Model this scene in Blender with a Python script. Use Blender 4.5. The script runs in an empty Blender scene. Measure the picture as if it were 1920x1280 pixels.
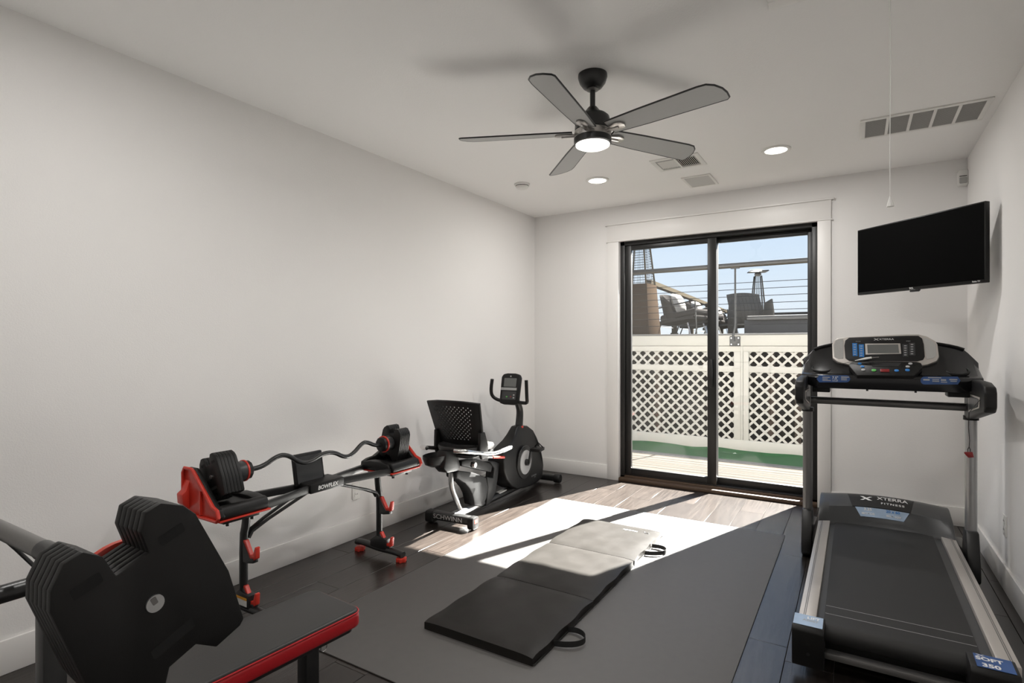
import bpy, bmesh, math, random
from mathutils import Vector, Matrix
random.seed(7)
PI = math.pi
col = bpy.context.scene.collection
scene = bpy.context.scene

# ------------------------------------------------------------------ camera, sky, sun, exposure
F, YAW, HOR, CH = 1041.0, math.radians(31.72), 646.6, 1.352     # focal length and horizon in pixels of the 1920x1280 frame
S_, C_ = math.sin(YAW), math.cos(YAW)
cam = bpy.data.cameras.new('camera'); camo = bpy.data.objects.new('camera', cam); col.objects.link(camo)
camo.location = (0, 0, CH); camo.rotation_euler = (PI / 2, 0, YAW)
cam.sensor_width = 36; cam.lens = F / 1920 * 36; cam.shift_y = (HOR - 640) / 1920; cam.clip_start = 0.05
scene.camera = camo

world = bpy.data.worlds.new('sky'); scene.world = world; world.use_nodes = True
wn = world.node_tree.nodes; wl = world.node_tree.links
bg = wn['Background']; tc = wn.new('ShaderNodeTexCoord'); sp = wn.new('ShaderNodeSeparateXYZ'); rp = wn.new('ShaderNodeValToRGB')
wl.new(tc.outputs['Generated'], sp.inputs[0]); wl.new(sp.outputs['Z'], rp.inputs[0]); wl.new(rp.outputs[0], bg.inputs[0])
rp.color_ramp.elements[0].position = 0.0; rp.color_ramp.elements[0].color = (0.88, 0.94, 1.0, 1)
rp.color_ramp.elements[1].position = 0.75; rp.color_ramp.elements[1].color = (0.36, 0.56, 0.98, 1)
e_ = rp.color_ramp.elements.new(0.12); e_.color = (0.72, 0.85, 1.0, 1)
e_ = rp.color_ramp.elements.new(0.3); e_.color = (0.56, 0.74, 1.0, 1)
bg.inputs[1].default_value = 0.58

sun = bpy.data.lights.new('sun', 'SUN'); suno = bpy.data.objects.new('sun', sun); col.objects.link(suno)
sun.energy = 72.0; sun.angle = math.radians(0.6); sun.color = (1.0, 0.972, 0.925)
suno.location = (4, 12, 10)
suno.rotation_euler = Vector((-0.36, -1.0, -0.886)).to_track_quat('-Z', 'Y').to_euler()

LAMP_W = 6.6       # each recessed downlight
FAN_W = 6.6        # the fan's light
vs = scene.view_settings
vs.view_transform = 'Standard'; vs.look = 'None'; vs.gamma = 1.0; vs.use_curve_mapping = False
vs.exposure = 0.93

# ------------------------------------------------------------------ pixel helpers: a pixel is a direction, the plane gives the distance
def ray(px, py):
    u = (px - 960) / F; v = (HOR - py) / F
    return Vector((-S_ + u * C_, C_ + u * S_, v))
O_ = Vector((0, 0, CH))
def onplane(px, py, p, n):
    r = ray(px, py); n = Vector(n)
    return O_ + r * (n.dot(Vector(p) - O_) / n.dot(r))
def onX(px, py, x): return onplane(px, py, (x, 0, 0), (1, 0, 0))
def onY(px, py, y): return onplane(px, py, (0, y, 0), (0, 1, 0))
def onZ(px, py, z): return onplane(px, py, (0, 0, z), (0, 0, 1))

# ------------------------------------------------------------------ materials
MATS = {}
def mat(name, colr, rough=0.5, metal=0.0, spec=0.5, noise=0.0, nscale=20.0, bump=0.0, bscale=200.0, emit=0.0, ecol=None, coat=0.0, stretch=None, rvar=0.0, sheen=0.0):
    m = bpy.data.materials.new(name); m.use_nodes = True
    nt = m.node_tree; N = nt.nodes; L = nt.links; b = N['Principled BSDF']
    b.inputs['Base Color'].default_value = (*colr, 1); b.inputs['Roughness'].default_value = rough
    b.inputs['Metallic'].default_value = metal; b.inputs['Specular IOR Level'].default_value = spec
    b.inputs['Coat Weight'].default_value = coat
    if sheen: b.inputs['Sheen Weight'].default_value = sheen
    if emit:
        b.inputs['Emission Color'].default_value = (*(ecol or colr), 1); b.inputs['Emission Strength'].default_value = emit
    co = None
    if noise or bump or rvar:
        t = N.new('ShaderNodeTexCoord'); mp = N.new('ShaderNodeMapping'); L.new(t.outputs['Object'], mp.inputs[0])
        if stretch: mp.inputs['Scale'].default_value = stretch
        co = mp.outputs[0]
    if noise:
        n = N.new('ShaderNodeTexNoise'); n.inputs['Scale'].default_value = nscale; n.inputs['Detail'].default_value = 6; L.new(co, n.inputs[0])
        mx = N.new('ShaderNodeMix'); mx.data_type = 'RGBA'; L.new(n.outputs['Fac'], mx.inputs[0])
        mx.inputs[6].default_value = (*[max(0, c * (1 - noise)) for c in colr], 1); mx.inputs[7].default_value = (*[min(1, c * (1 + noise)) for c in colr], 1)
        L.new(mx.outputs[2], b.inputs['Base Color'])
        if rvar:
            mr = N.new('ShaderNodeMapRange'); L.new(n.outputs['Fac'], mr.inputs[0]); mr.inputs[1].default_value = .3; mr.inputs[2].default_value = .7
            mr.inputs[3].default_value = rough - rvar; mr.inputs[4].default_value = rough + rvar; L.new(mr.outputs[0], b.inputs['Roughness'])
    if bump:
        n2 = N.new('ShaderNodeTexNoise'); n2.inputs['Scale'].default_value = bscale; n2.inputs['Detail'].default_value = 3; L.new(co, n2.inputs[0])
        bp = N.new('ShaderNodeBump'); bp.inputs['Strength'].default_value = bump; bp.inputs['Distance'].default_value = 0.002
        L.new(n2.outputs['Fac'], bp.inputs['Height']); L.new(bp.outputs[0], b.inputs['Normal'])
    MATS[name] = m
    return m
WALL = mat('wall_paint', (0.83, 0.816, 0.800), 0.75, bump=0.35, bscale=160, spec=0.25)
CEIL = mat('ceiling_paint', (0.89, 0.88, 0.865), 0.8, bump=0.4, bscale=130, spec=0.2)
TRIM = mat('trim_paint', (0.80, 0.783, 0.76), 0.4, spec=0.4, bump=0.03, bscale=40)
SUB = mat('subfloor', (0.012, 0.01, 0.009), 0.9)
WHITEP = mat('white_plastic', (0.78, 0.77, 0.74), 0.45, bump=0.02, bscale=60)
GRILLE = mat('grille_grey', (0.40, 0.395, 0.38), 0.6, noise=0.1, nscale=300)
DARKGAP = mat('dark_gap', (0.0025, 0.0025, 0.0025), 0.8, noise=.1)
BLACKP = mat('black_plastic', (0.0065, 0.0062, 0.006), 0.45, bump=0.10, bscale=700, spec=0.32)
BLACKG = mat('black_gloss_plastic', (0.008, 0.008, 0.009), 0.2, noise=.1)
BLACKM = mat('black_powder_coat', (0.012, 0.012, 0.012), 0.33, bump=0.06, bscale=900)
FRAMEB = mat('black_door_frame', (0.010, 0.0095, 0.009), 0.4, bump=0.05, bscale=300)
DGREY = mat('dark_grey_plastic', (0.035, 0.036, 0.037), 0.38, bump=0.08, bscale=600)
RED = mat('red_plastic', (0.55, 0.035, 0.02), 0.35, noise=.05, nscale=40)
REDV = mat('red_vinyl', (0.42, 0.008, 0.014), 0.36, bump=0.1, bscale=250)
VINYL = mat('black_bench_vinyl', (0.019, 0.018, 0.0175), 0.42, bump=0.12, bscale=350)
MATV = mat('mat_vinyl', (0.017, 0.0155, 0.014), 0.40, noise=.15, nscale=9, bump=0.35, bscale=14, rvar=.03, spec=.14)
RUBBER = mat('floor_mat_rubber', (0.058, 0.0535, 0.0495), 0.60, noise=0.12, nscale=26, bump=0.25, bscale=500, spec=1.0)
BELT = mat('belt_rubber', (0.009, 0.0085, 0.008), 0.62, noise=.12, nscale=60, bump=0.2, bscale=900)
SILVER = mat('silver_paint', (0.50, 0.47, 0.44), 0.42, 0.55, noise=.03)
ALU = mat('aluminium_tube', (0.42, 0.42, 0.42), 0.33, 0.9, noise=.05)
STEELG = mat('grey_steel', (0.17, 0.165, 0.16), 0.4, 0.6, noise=.05)
CHROME = mat('chrome', (0.72, 0.72, 0.72), 0.18, 1.0, noise=.02)
NICKEL = mat('brushed_nickel', (0.50, 0.48, 0.46), 0.3, 1.0, noise=.05, stretch=(1, 1, 12))
BLADE = mat('blade_grey', (0.42, 0.42, 0.41), 0.45, noise=.06, nscale=30, stretch=(1, 8, 1))
BLUE = mat('blue_key', (0.03, 0.19, 0.52), 0.4, noise=.05)
STICK = mat('blue_sticker', (0.03, 0.085, 0.25), 0.35, noise=.45, nscale=16)
STICKP = mat('pale_blue_sticker', (0.34, 0.45, 0.60), 0.4, noise=.3, nscale=14)
GREENB = mat('green_button', (0.10, 0.42, 0.09), 0.4, noise=.05)
REDB = mat('red_button', (0.22, 0.012, 0.012), 0.4, noise=.05)
GREYB = mat('grey_button', (0.40, 0.40, 0.40), 0.4, noise=.05)
LCD = mat('lcd', (0.14, 0.145, 0.14), 0.25, noise=.03)
WHITEI = mat('white_ink', (0.75, 0.75, 0.74), 0.5, noise=.02)
GREYI = mat('grey_ink', (0.36, 0.36, 0.36), 0.5, noise=.02)
SCREEN = mat('tv_screen', (0.002, 0.002, 0.002), 0.6, spec=0.03, noise=.05)
BRONZE = mat('bronze_threshold', (0.085, 0.052, 0.032), 0.5, noise=.25, nscale=12, stretch=(1, 10, 10))
LEDM = mat('lamp_lens', (1, 0.95, 0.88), 0.4, emit=2.2, ecol=(1, 0.95, 0.88))
FANLED = mat('fan_light_lens', (1, 0.95, 0.88), 0.4, emit=1.5, ecol=(1, 0.94, 0.86))
DECKW = mat('deck_board', (0.030, 0.0265, 0.022), 0.95, spec=.05, noise=.14, nscale=6, stretch=(1, 14, 14), bump=.2, bscale=30)
FENCEW = mat('fence_paint', (0.23, 0.218, 0.192), 0.7, noise=.06, nscale=7, bump=.2, bscale=20, stretch=(1, 1, 8))
TURF = mat('artificial_turf', (0.003, 0.05, 0.008), 0.9, noise=.4, nscale=45, bump=.9, bscale=400)
EDGEG = mat('deck_edge_grey', (0.05, 0.048, 0.046), 0.6, noise=.1)
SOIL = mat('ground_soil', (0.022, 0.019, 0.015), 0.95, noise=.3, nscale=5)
POSTW = mat('brown_post', (0.05, 0.032, 0.021), 0.8, noise=.2, nscale=10, stretch=(6, 6, 1))
TANW = mat('tan_rail', (0.04, 0.034, 0.025), 0.9, spec=0.0, noise=.15, nscale=10)
STEELD = mat('dark_steel', (0.015, 0.0148, 0.0145), 0.45, 0.5, noise=.05)
WICKER = mat('brown_wicker', (0.022, 0.0155, 0.011), 0.95, spec=0.0, noise=.3, nscale=90, bump=.5, bscale=120)
GREYF = mat('grey_fabric', (0.03, 0.028, 0.027), 0.95, spec=0.0, noise=.15, nscale=50, bump=.2, bscale=300)
LIGHTF = mat('light_fabric', (0.17, 0.165, 0.155), 0.95, spec=0.0, noise=.1, nscale=40, bump=.2, bscale=300)
GREYW = mat('weathered_wood', (0.075, 0.07, 0.062), 0.85, spec=.1, noise=.2, nscale=10, stretch=(8, 8, 1))
CHAR = mat('charcoal_panel', (0.03, 0.03, 0.033), 0.6, noise=.15)
RAILST = mat('rail_steel', (0.025, 0.025, 0.025), 0.6, 0.2, noise=.05)
BIKEG = mat('bike_dark_grey', (0.013, 0.0132, 0.0135), 0.5, spec=.25, bump=.08, bscale=600)
WIREM = mat('wire_guard_metal', (0.03, 0.03, 0.03), 0.9, spec=0.0, noise=.05)
LABELW = mat('white_label', (0.6, 0.6, 0.58), 0.5, noise=.25, nscale=120)
YELLOW = mat('orange_label', (0.65, 0.30, 0.03), 0.5, noise=.05)
WEB = mat('black_webbing', (0.012, 0.012, 0.012), 0.8, bump=.4, bscale=600)

def plank_mat():
    m = bpy.data.materials.new('dark_oak_planks'); m.use_nodes = True
    nt = m.node_tree; N = nt.nodes; L = nt.links; b = N['Principled BSDF']
    t = N.new('ShaderNodeTexCoord'); mp = N.new('ShaderNodeMapping'); L.new(t.outputs['Object'], mp.inputs[0]); mp.inputs['Scale'].default_value = (38, 2.2, 1)
    oi = N.new('ShaderNodeObjectInfo'); ad = N.new('ShaderNodeVectorMath'); ad.operation = 'ADD'
    sc = N.new('ShaderNodeVectorMath'); sc.operation = 'SCALE'; cb = N.new('ShaderNodeCombineXYZ')
    L.new(oi.outputs['Random'], cb.inputs[0]); L.new(oi.outputs['Random'], cb.inputs[1]); L.new(cb.outputs[0], sc.inputs[0]); sc.inputs['Scale'].default_value = 90
    L.new(mp.outputs[0], ad.inputs[0]); L.new(sc.outputs[0], ad.inputs[1])
    n = N.new('ShaderNodeTexNoise'); n.inputs['Scale'].default_value = 1.6; n.inputs['Detail'].default_value = 7; n.inputs['Distortion'].default_value = .7; L.new(ad.outputs[0], n.inputs[0])
    r = N.new('ShaderNodeValToRGB'); L.new(n.outputs['Fac'], r.inputs[0])
    r.color_ramp.elements[0].position = .3; r.color_ramp.elements[0].color = (0.0125, 0.0096, 0.0082, 1)
    r.color_ramp.elements[1].position = .72; r.color_ramp.elements[1].color = (0.032, 0.0255, 0.0215, 1)
    hv = N.new('ShaderNodeHueSaturation'); mr = N.new('ShaderNodeMapRange'); L.new(oi.outputs['Random'], mr.inputs[0]); mr.inputs[3].default_value = .78; mr.inputs[4].default_value = 1.25
    L.new(r.outputs[0], hv.inputs['Color']); L.new(mr.outputs[0], hv.inputs['Value']); L.new(hv.outputs[0], b.inputs['Base Color'])
    b.inputs['Roughness'].default_value = 0.27; b.inputs['Specular IOR Level'].default_value = 0.6
    bp = N.new('ShaderNodeBump'); bp.inputs['Strength'].default_value = .35; bp.inputs['Distance'].default_value = .002
    L.new(n.outputs['Fac'], bp.inputs['Height']); L.new(bp.outputs[0], b.inputs['Normal'])
    return m
PLANK = plank_mat()

def glass_mat(name, refl, haze):
    m = bpy.data.materials.new(name); m.use_nodes = True
    nt = m.node_tree; N = nt.nodes; L = nt.links; N.remove(N['Principled BSDF']); out = N['Material Output']
    tr = N.new('ShaderNodeBsdfTransparent'); tr.inputs[0].default_value = (0.96, 0.965, 0.96, 1)
    gl = N.new('ShaderNodeBsdfGlossy'); gl.inputs['Roughness'].default_value = 0.0
    lw = N.new('ShaderNodeLayerWeight'); pw_ = N.new('ShaderNodeMath'); pw_.operation = 'POWER'; pw_.inputs[1].default_value = 5; L.new(lw.outputs['Facing'], pw_.inputs[0])
    mu = N.new('ShaderNodeMath'); mu.operation = 'MULTIPLY_ADD'; mu.inputs[1].default_value = refl * .9; mu.inputs[2].default_value = refl * .035; L.new(pw_.outputs[0], mu.inputs[0])
    mx = N.new('ShaderNodeMixShader'); L.new(mu.outputs[0], mx.inputs[0]); L.new(tr.outputs[0], mx.inputs[1]); L.new(gl.outputs[0], mx.inputs[2])
    df = N.new('ShaderNodeBsdfDiffuse'); df.inputs[0].default_value = (.8, .78, .74, 1)
    nz = N.new('ShaderNodeTexNoise'); nz.inputs['Scale'].default_value = 1.5
    mz = N.new('ShaderNodeMapRange'); mz.inputs[3].default_value = haze * .6; mz.inputs[4].default_value = haze * 1.4; L.new(nz.outputs['Fac'], mz.inputs[0])
    m2 = N.new('ShaderNodeMixShader'); L.new(mz.outputs[0], m2.inputs[0]); L.new(mx.outputs[0], m2.inputs[1]); L.new(df.outputs[0], m2.inputs[2])
    L.new(m2.outputs[0], out.inputs[0])
    return m
GLASS = glass_mat('door_glass', 0.9, 0.004)
GLASSH = glass_mat('hazy_door_glass', 0.9, 0.018)

# ------------------------------------------------------------------ geometry helpers
class MB:
    def __init__(s): s.v = []; s.f = []
    def add(s, vs, fs):
        o = len(s.v); s.v += [tuple(v) for v in vs]; s.f += [[i + o for i in f] for f in fs]; return s
    def box(s, x0, x1, y0, y1, z0, z1):
        x0, x1 = min(x0, x1), max(x0, x1); y0, y1 = min(y0, y1), max(y0, y1); z0, z1 = min(z0, z1), max(z0, z1)
        return s.add([(x0, y0, z0), (x1, y0, z0), (x1, y1, z0), (x0, y1, z0), (x0, y0, z1), (x1, y0, z1), (x1, y1, z1), (x0, y1, z1)],
                     [[3, 2, 1, 0], [4, 5, 6, 7], [0, 1, 5, 4], [1, 2, 6, 5], [2, 3, 7, 6], [3, 0, 4, 7]])
    def prism(s, poly, fn, d0, d1):
        """poly: 2-D outline; fn(a, b, d) -> xyz"""
        n = len(poly)
        return s.add([fn(a, b, d0) for a, b in poly] + [fn(a, b, d1) for a, b in poly],
                     [list(range(n))[::-1], list(range(n, 2 * n))] + [[i, (i + 1) % n, n + (i + 1) % n, n + i] for i in range(n)])
    def tube(s, pts, r, n=12, flat=1.0, closed=False, smooth=0):
        pts = [Vector(p) for p in pts]
        rr = list(r) if isinstance(r, (list, tuple)) else [r] * len(pts)
        for _ in range(smooth):
            q = [pts[0]]; qr = [rr[0]]
            for i in range(len(pts) - 1):
                q += [pts[i] * .75 + pts[i + 1] * .25, pts[i] * .25 + pts[i + 1] * .75]; qr += [rr[i] * .75 + rr[i + 1] * .25, rr[i] * .25 + rr[i + 1] * .75]
            q.append(pts[-1]); qr.append(rr[-1]); pts, rr = q, qr
        m = len(pts); up = None; V = []
        for i, p in enumerate(pts):
            if closed: t = pts[(i + 1) % m] - pts[i - 1]
            else: t = pts[min(i + 1, m - 1)] - pts[max(i - 1, 0)]
            t.normalize()
            if up is None:
                up = Vector((0, 0, 1)) if abs(t.z) < .9 else Vector((0, 1, 0))
            sd = t.cross(up); sd.normalize(); up = sd.cross(t); up.normalize()
            for k in range(n):
                a = 2 * PI * k / n
                V.append(p + sd * (math.cos(a) * rr[i]) + up * (math.sin(a) * rr[i] * flat))
        Fc = []
        for i in range(m if closed else m - 1):
            j = (i + 1) % m
            for k in range(n): Fc.append([i * n + k, i * n + (k + 1) % n, j * n + (k + 1) % n, j * n + k])
        if not closed: Fc += [list(range(n))[::-1], [(m - 1) * n + k for k in range(n)]]
        return s.add(V, Fc)
    def lathe(s, prof, c=(0, 0, 0), axis='Z', n=32, sx=1.0):
        c = Vector(c); V = []; Fc = []; m = len(prof)
        for r, h in prof:
            for k in range(n):
                a = 2 * PI * k / n; x = math.cos(a) * r * sx; y = math.sin(a) * r
                V.append(c + (Vector((x, y, h)) if axis == 'Z' else Vector((h, x, y)) if axis == 'X' else Vector((y, h, x))))
        for i in range(m - 1):
            for k in range(n): Fc.append([i * n + k, i * n + (k + 1) % n, (i + 1) * n + (k + 1) % n, (i + 1) * n + k])
        Fc += [list(range(n))[::-1], [(m - 1) * n + k for k in range(n)]]
        return s.add(V, Fc)
    def grid(s, fn, us, vs_, close_thick=None):
        nu, nv = len(us), len(vs_); V = [Vector(fn(u, v)) for u in us for v in vs_]; Fc = []
        for i in range(nu - 1):
            for j in range(nv - 1): Fc.append([i * nv + j, (i + 1) * nv + j, (i + 1) * nv + j + 1, i * nv + j + 1])
        if close_thick is not None:
            o = nu * nv; t = Vector(close_thick); V += [v + t for v in V[:o]]
            Fc += [[o + q for q in f[::-1]] for f in Fc]
            rim = [(i, 0) for i in range(nu)] + [(nu - 1, j) for j in range(1, nv)] + [(i, nv - 1) for i in range(nu - 2, -1, -1)] + [(0, j) for j in range(nv - 2, 0, -1)]
            ids = [i * nv + j for i, j in rim]
            for a, b in zip(ids, ids[1:] + ids[:1]): Fc.append([b, a, a + o, b + o])
        return s.add(V, Fc)
    def loft(s, rings):
        n = len(rings[0]); V = [p for r in rings for p in r]; Fc = []
        for i in range(len(rings) - 1):
            for k in range(n): Fc.append([i * n + k, i * n + (k + 1) % n, (i + 1) * n + (k + 1) % n, (i + 1) * n + k])
        Fc += [list(range(n))[::-1], [(len(rings) - 1) * n + k for k in range(n)]]
        return s.add(V, Fc)
    def mesh(s, name, bevel=0, seg=2, ang=30, origin=None):
        me = bpy.data.meshes.new(name)
        vv = s.v if origin is None else [(x - origin[0], y - origin[1], z - origin[2]) for x, y, z in s.v]
        me.from_pydata(vv, [], s.f)
        bm = bmesh.new(); bm.from_mesh(me)
        bmesh.ops.recalc_face_normals(bm, faces=bm.faces)
        if bevel:
            ed = [e for e in bm.edges if len(e.link_faces) == 2 and e.calc_face_angle(0) > math.radians(ang)]
            bmesh.ops.bevel(bm, geom=ed, offset=bevel, segments=seg, affect='EDGES', profile=.5, clamp_overlap=True)
        bm.to_mesh(me); bm.free()
        me.polygons.foreach_set('use_smooth', [True] * len(me.polygons)); me.set_sharp_from_angle(angle=math.radians(38)); me.update()
        return me
def tag(o, label=None, cat=None, group=None, kind=None):
    if label: o['label'] = label
    if cat: o['category'] = cat
    if group: o['group'] = group
    if kind: o['kind'] = kind
    return o
def org(p):
    """world position of the frame that a part of p is written in (things without rotation)"""
    if p is None: return (0, 0, 0)
    while p.parent: p = p.parent
    return tuple(p.location)
def put(name, mb, m, parent=None, bevel=0, seg=2, world=True, label=None):
    o = bpy.data.objects.new(name, mb.mesh(name, bevel, seg, origin=org(parent) if (world and parent is not None) else None))
    o.data.materials.append(m); col.objects.link(o); o.parent = parent
    if label: o['label'] = label
    return o
def thing(name, label, cat, loc=(0, 0, 0), rotz=0, group=None):
    o = bpy.data.objects.new(name, None); col.objects.link(o); o.location = loc; o.rotation_euler = (0, 0, rotz); o.empty_display_size = .1
    return tag(o, label, cat, group)
def single(name, mb, m, label, cat, loc, group=None, bevel=0, kind=None):
    """a thing that is one mesh, with its origin at loc"""
    o = bpy.data.objects.new(name, mb.mesh(name, bevel, origin=loc)); o.data.materials.append(m); col.objects.link(o); o.location = loc
    return tag(o, label, cat, group, kind)
def struct(name, mb, m, parent=None, bevel=0):
    o = bpy.data.objects.new(name, mb.mesh(name, bevel)); o.data.materials.append(m); col.objects.link(o); o.parent = parent
    if parent is None: o['kind'] = 'structure'
    return o
def sub(parent, name, me, m, loc=(0, 0, 0)):
    """a piece that shares mesh data"""
    o = bpy.data.objects.new(name, me); col.objects.link(o); o.parent = parent; o.location = loc
    if not me.materials: me.materials.append(m)
    return o
def text(body, size, fn, m, parent, name='lettering', shear=0.0, sx=1.0, bold=0.0, world=True, align='CENTER', spacing=1.0):
    cu = bpy.data.curves.new('t', 'FONT'); cu.body = body; cu.size = size; cu.align_x = align; cu.align_y = 'CENTER'; cu.shear = shear; cu.offset = bold; cu.space_character = spacing; cu.resolution_u = 3
    to = bpy.data.objects.new('t', cu); col.objects.link(to)
    bpy.context.view_layer.update()
    me = bpy.data.meshes.new_from_object(to.evaluated_get(bpy.context.evaluated_depsgraph_get()))
    bpy.data.objects.remove(to); bpy.data.curves.remove(cu)
    og = Vector(org(parent)) if world else Vector((0, 0, 0))
    for v in me.vertices: v.co = Vector(fn(v.co.x * sx, v.co.y)) - og
    me.name = name; me.materials.append(m); o = bpy.data.objects.new(name, me); col.objects.link(o); o.parent = parent
    return o
def rrect(w, h, r, n=5, cx=0, cy=0):
    p = []
    for qx, qy, a0 in ((w / 2 - r, h / 2 - r, 0), (-w / 2 + r, h / 2 - r, 90), (-w / 2 + r, -h / 2 + r, 180), (w / 2 - r, -h / 2 + r, 270)):
        for k in range(n + 1):
            a = math.radians(a0 + 90 * k / n); p.append((cx + qx + r * math.cos(a), cy + qy + r * math.sin(a)))
    return p
def lin(a, b, n): return [a + (b - a) * i / (n - 1) for i in range(n)]
XY = lambda a, b, d: (a, b, d)
XZ = lambda a, b, d: (a, d, b)
YZ = lambda a, b, d: (d, a, b)

# ================================================================== THE ROOM
XL, XR, YB, YR, H = -2.98, 0.71, 5.29, -0.75, 2.743
floor = struct('floor', MB().box(XL - .1, XR + .1, YR - .1, YB + .12, -.12, -.011), SUB)
pw, pl = 0.1815, 1.22
x = XL; r_ = 0
pm = {}
while x < XR - .001:
    w = min(pw, XR - x); y = YR - random.random() * pl
    while y < YB + .04:
        y0, y1 = max(y, YR), min(y + pl, YB + .04)
        if y1 - y0 > .02:
            key = (round(w, 3), round(y1 - y0, 3))
            if key not in pm: pm[key] = MB().box(-w / 2 + .0008, w / 2 - .0008, -(y1 - y0) / 2 + .0008, (y1 - y0) / 2 - .0008, -.011, 0).mesh('plank', .0012, 1)
            sub(floor, 'plank', pm[key], PLANK, (x + w / 2, (y0 + y1) / 2, 0))
        y += pl
    x += pw
struct('ceiling', MB().box(XL - .15, XR + .15, YR - .15, YB + .17, H, H + .12), CEIL)
struct('wall_left', MB().box(XL - .15, XL, YR - .15, YB + .17, -.12, H), WALL)
struct('wall_right', MB().box(XR, XR + .15, YR - .15, YB + .17, -.12, H), WALL)
struct('wall_rear', MB().box(XL, XR, YR - .15, YR, -.12, H), WALL)
DX0, DX1, DZ = -2.009, -0.268, 2.386
struct('wall_back', MB().box(XL, DX0 - .012, YB, YB + .17, -.12, H).box(DX1 + .012, XR, YB, YB + .17, -.12, H).box(DX0 - .012, DX1 + .012, YB, YB + .17, DZ + .012, H), WALL)
BT, BH = .014, .14
struct('baseboard_left', MB().box(XL, XL + BT, YR, YB - BT, 0, BH), TRIM, bevel=.003)
struct('baseboard_right', MB().box(XR - BT, XR, YR, YB - BT, 0, BH), TRIM, bevel=.003)
struct('baseboard_rear', MB().box(XL + BT, XR - BT, YR, YR + BT, 0, BH), TRIM, bevel=.003)
struct('baseboard_back', MB().box(XL, -2.128, YB - BT, YB, 0, BH).box(-.17, XR, YB - BT, YB, 0, BH), TRIM, bevel=.003)
struct('trim_1', MB().box(-2.128, DX0, YB - .019, YB, 0, DZ).box(DX0 - .012, DX0, YB, YB + .05, 0, DZ), TRIM, bevel=.002)
struct('trim_2', MB().box(DX1, -.17, YB - .019, YB, 0, DZ).box(DX1, DX1 + .012, YB, YB + .05, 0, DZ), TRIM, bevel=.002)
struct('trim_3', MB().box(-2.13, -.168, YB - .02, YB, DZ + .008, 2.55).box(-2.14, -.158, YB - .026, YB, DZ - .003, DZ + .008)
       .box(-2.15, -.148, YB - .034, YB, 2.55, 2.567).box(DX0 - .012, DX1 + .012, YB, YB + .05, DZ, DZ + .012), TRIM, bevel=.002)

# sliding glass door
d1 = bpy.data.objects.new('door_1', MB().box(DX0, DX0 + .045, YB + .035, YB + .16, .02, DZ).box(DX1 - .045, DX1, YB + .035, YB + .16, .02, DZ)
      .box(DX0, DX1, YB + .035, YB + .16, DZ - .04, DZ).mesh('door_1', .003)); d1.data.materials.append(FRAMEB); col.objects.link(d1); d1['kind'] = 'structure'
put('threshold', MB().box(DX0, DX1, YB - .025, YB + .035, 0, .032).box(DX0, DX1, YB + .035, YB + .17, 0, .05), BRONZE, d1, .004)
put('bottom_track', MB().box(DX0 + .045, DX1 - .045, YB + .05, YB + .15, .05, .062), FRAMEB, d1, .002)
GX = -1.128
def sash(x0, x1, y0, y1, gmat, sl, sr):
    s = put('sash', MB().box(x0, x0 + sl, y0, y1, .062, DZ - .04).box(x1 - sr, x1, y0, y1, .062, DZ - .04)
            .box(x0 + sl, x1 - sr, y0, y1, DZ - .085, DZ - .04).box(x0 + sl, x1 - sr, y0, y1, .062, .125), FRAMEB, d1, .003)
    put('pane', MB().box(x0 + sl - .005, x1 - sr + .005, (y0 + y1) / 2 - .003, (y0 + y1) / 2 + .003, .12, DZ - .08), gmat, s)
    return s
sl_ = sash(DX0 + .045, GX + .04, YB + .052, YB + .092, GLASSH, .06, .08)
sr_ = sash(GX - .04, DX1 - .045, YB + .104, YB + .144, GLASS, .08, .035)
put('handle', MB().box(GX - .012, GX + .008, YB + .02, YB + .052, .98, 1.2).box(GX - .017, GX + .013, YB + .012, YB + .028, .96, 1.22), FRAMEB, sl_, .004)
put('handle', MB().box(GX - .02, GX + .012, YB + .144, YB + .20, .99, 1.02).box(GX - .02, GX + .012, YB + .144, YB + .20, 1.17, 1.2).box(GX - .02, GX + .015, YB + .185, YB + .225, .98, 1.21), FRAMEB, sr_, .004)

# ================================================================== OUTDOORS
struct('ground', MB().box(-14, 14, YB + .17, 40, -.6, -.30), SOIL)
patio = struct('patio_deck', MB().box(-4.6, 2.6, YB + .17, 7.02, -.30, -.075), SUB)
for i in range(12):
    y0 = YB + .172 + i * .135
    sub(patio, 'plank', MB().box(-4.6, 2.6, y0, min(y0 + .130, 7.02), -.075, -.05).mesh('plank', .003, 1), DECKW)
struct('trim_4', MB().box(-4.6, 2.6, 7.022, 7.16, -.30, -.045), EDGEG, bevel=.004)
mb = MB(); us = lin(-4.6, 2.6, 120); vs2 = lin(7.16, 8.775, 16)
mb.grid(lambda u, v: (u, v - (.05 + 0.03 * math.sin(u * 5) + .02 * math.sin(u * 11.3)) * max(0, (v - 8.63) / .145), -.225 + .008 * math.sin(u * 7 + v * 3) + (.03 * max(0, (v - 8.63) / .145))), us, vs2)
t = single('artificial_turf', mb, TURF, 'strip of bright green artificial turf in front of white lattice skirting', 'turf', (0, 7.95, -.225), kind='stuff')

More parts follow.
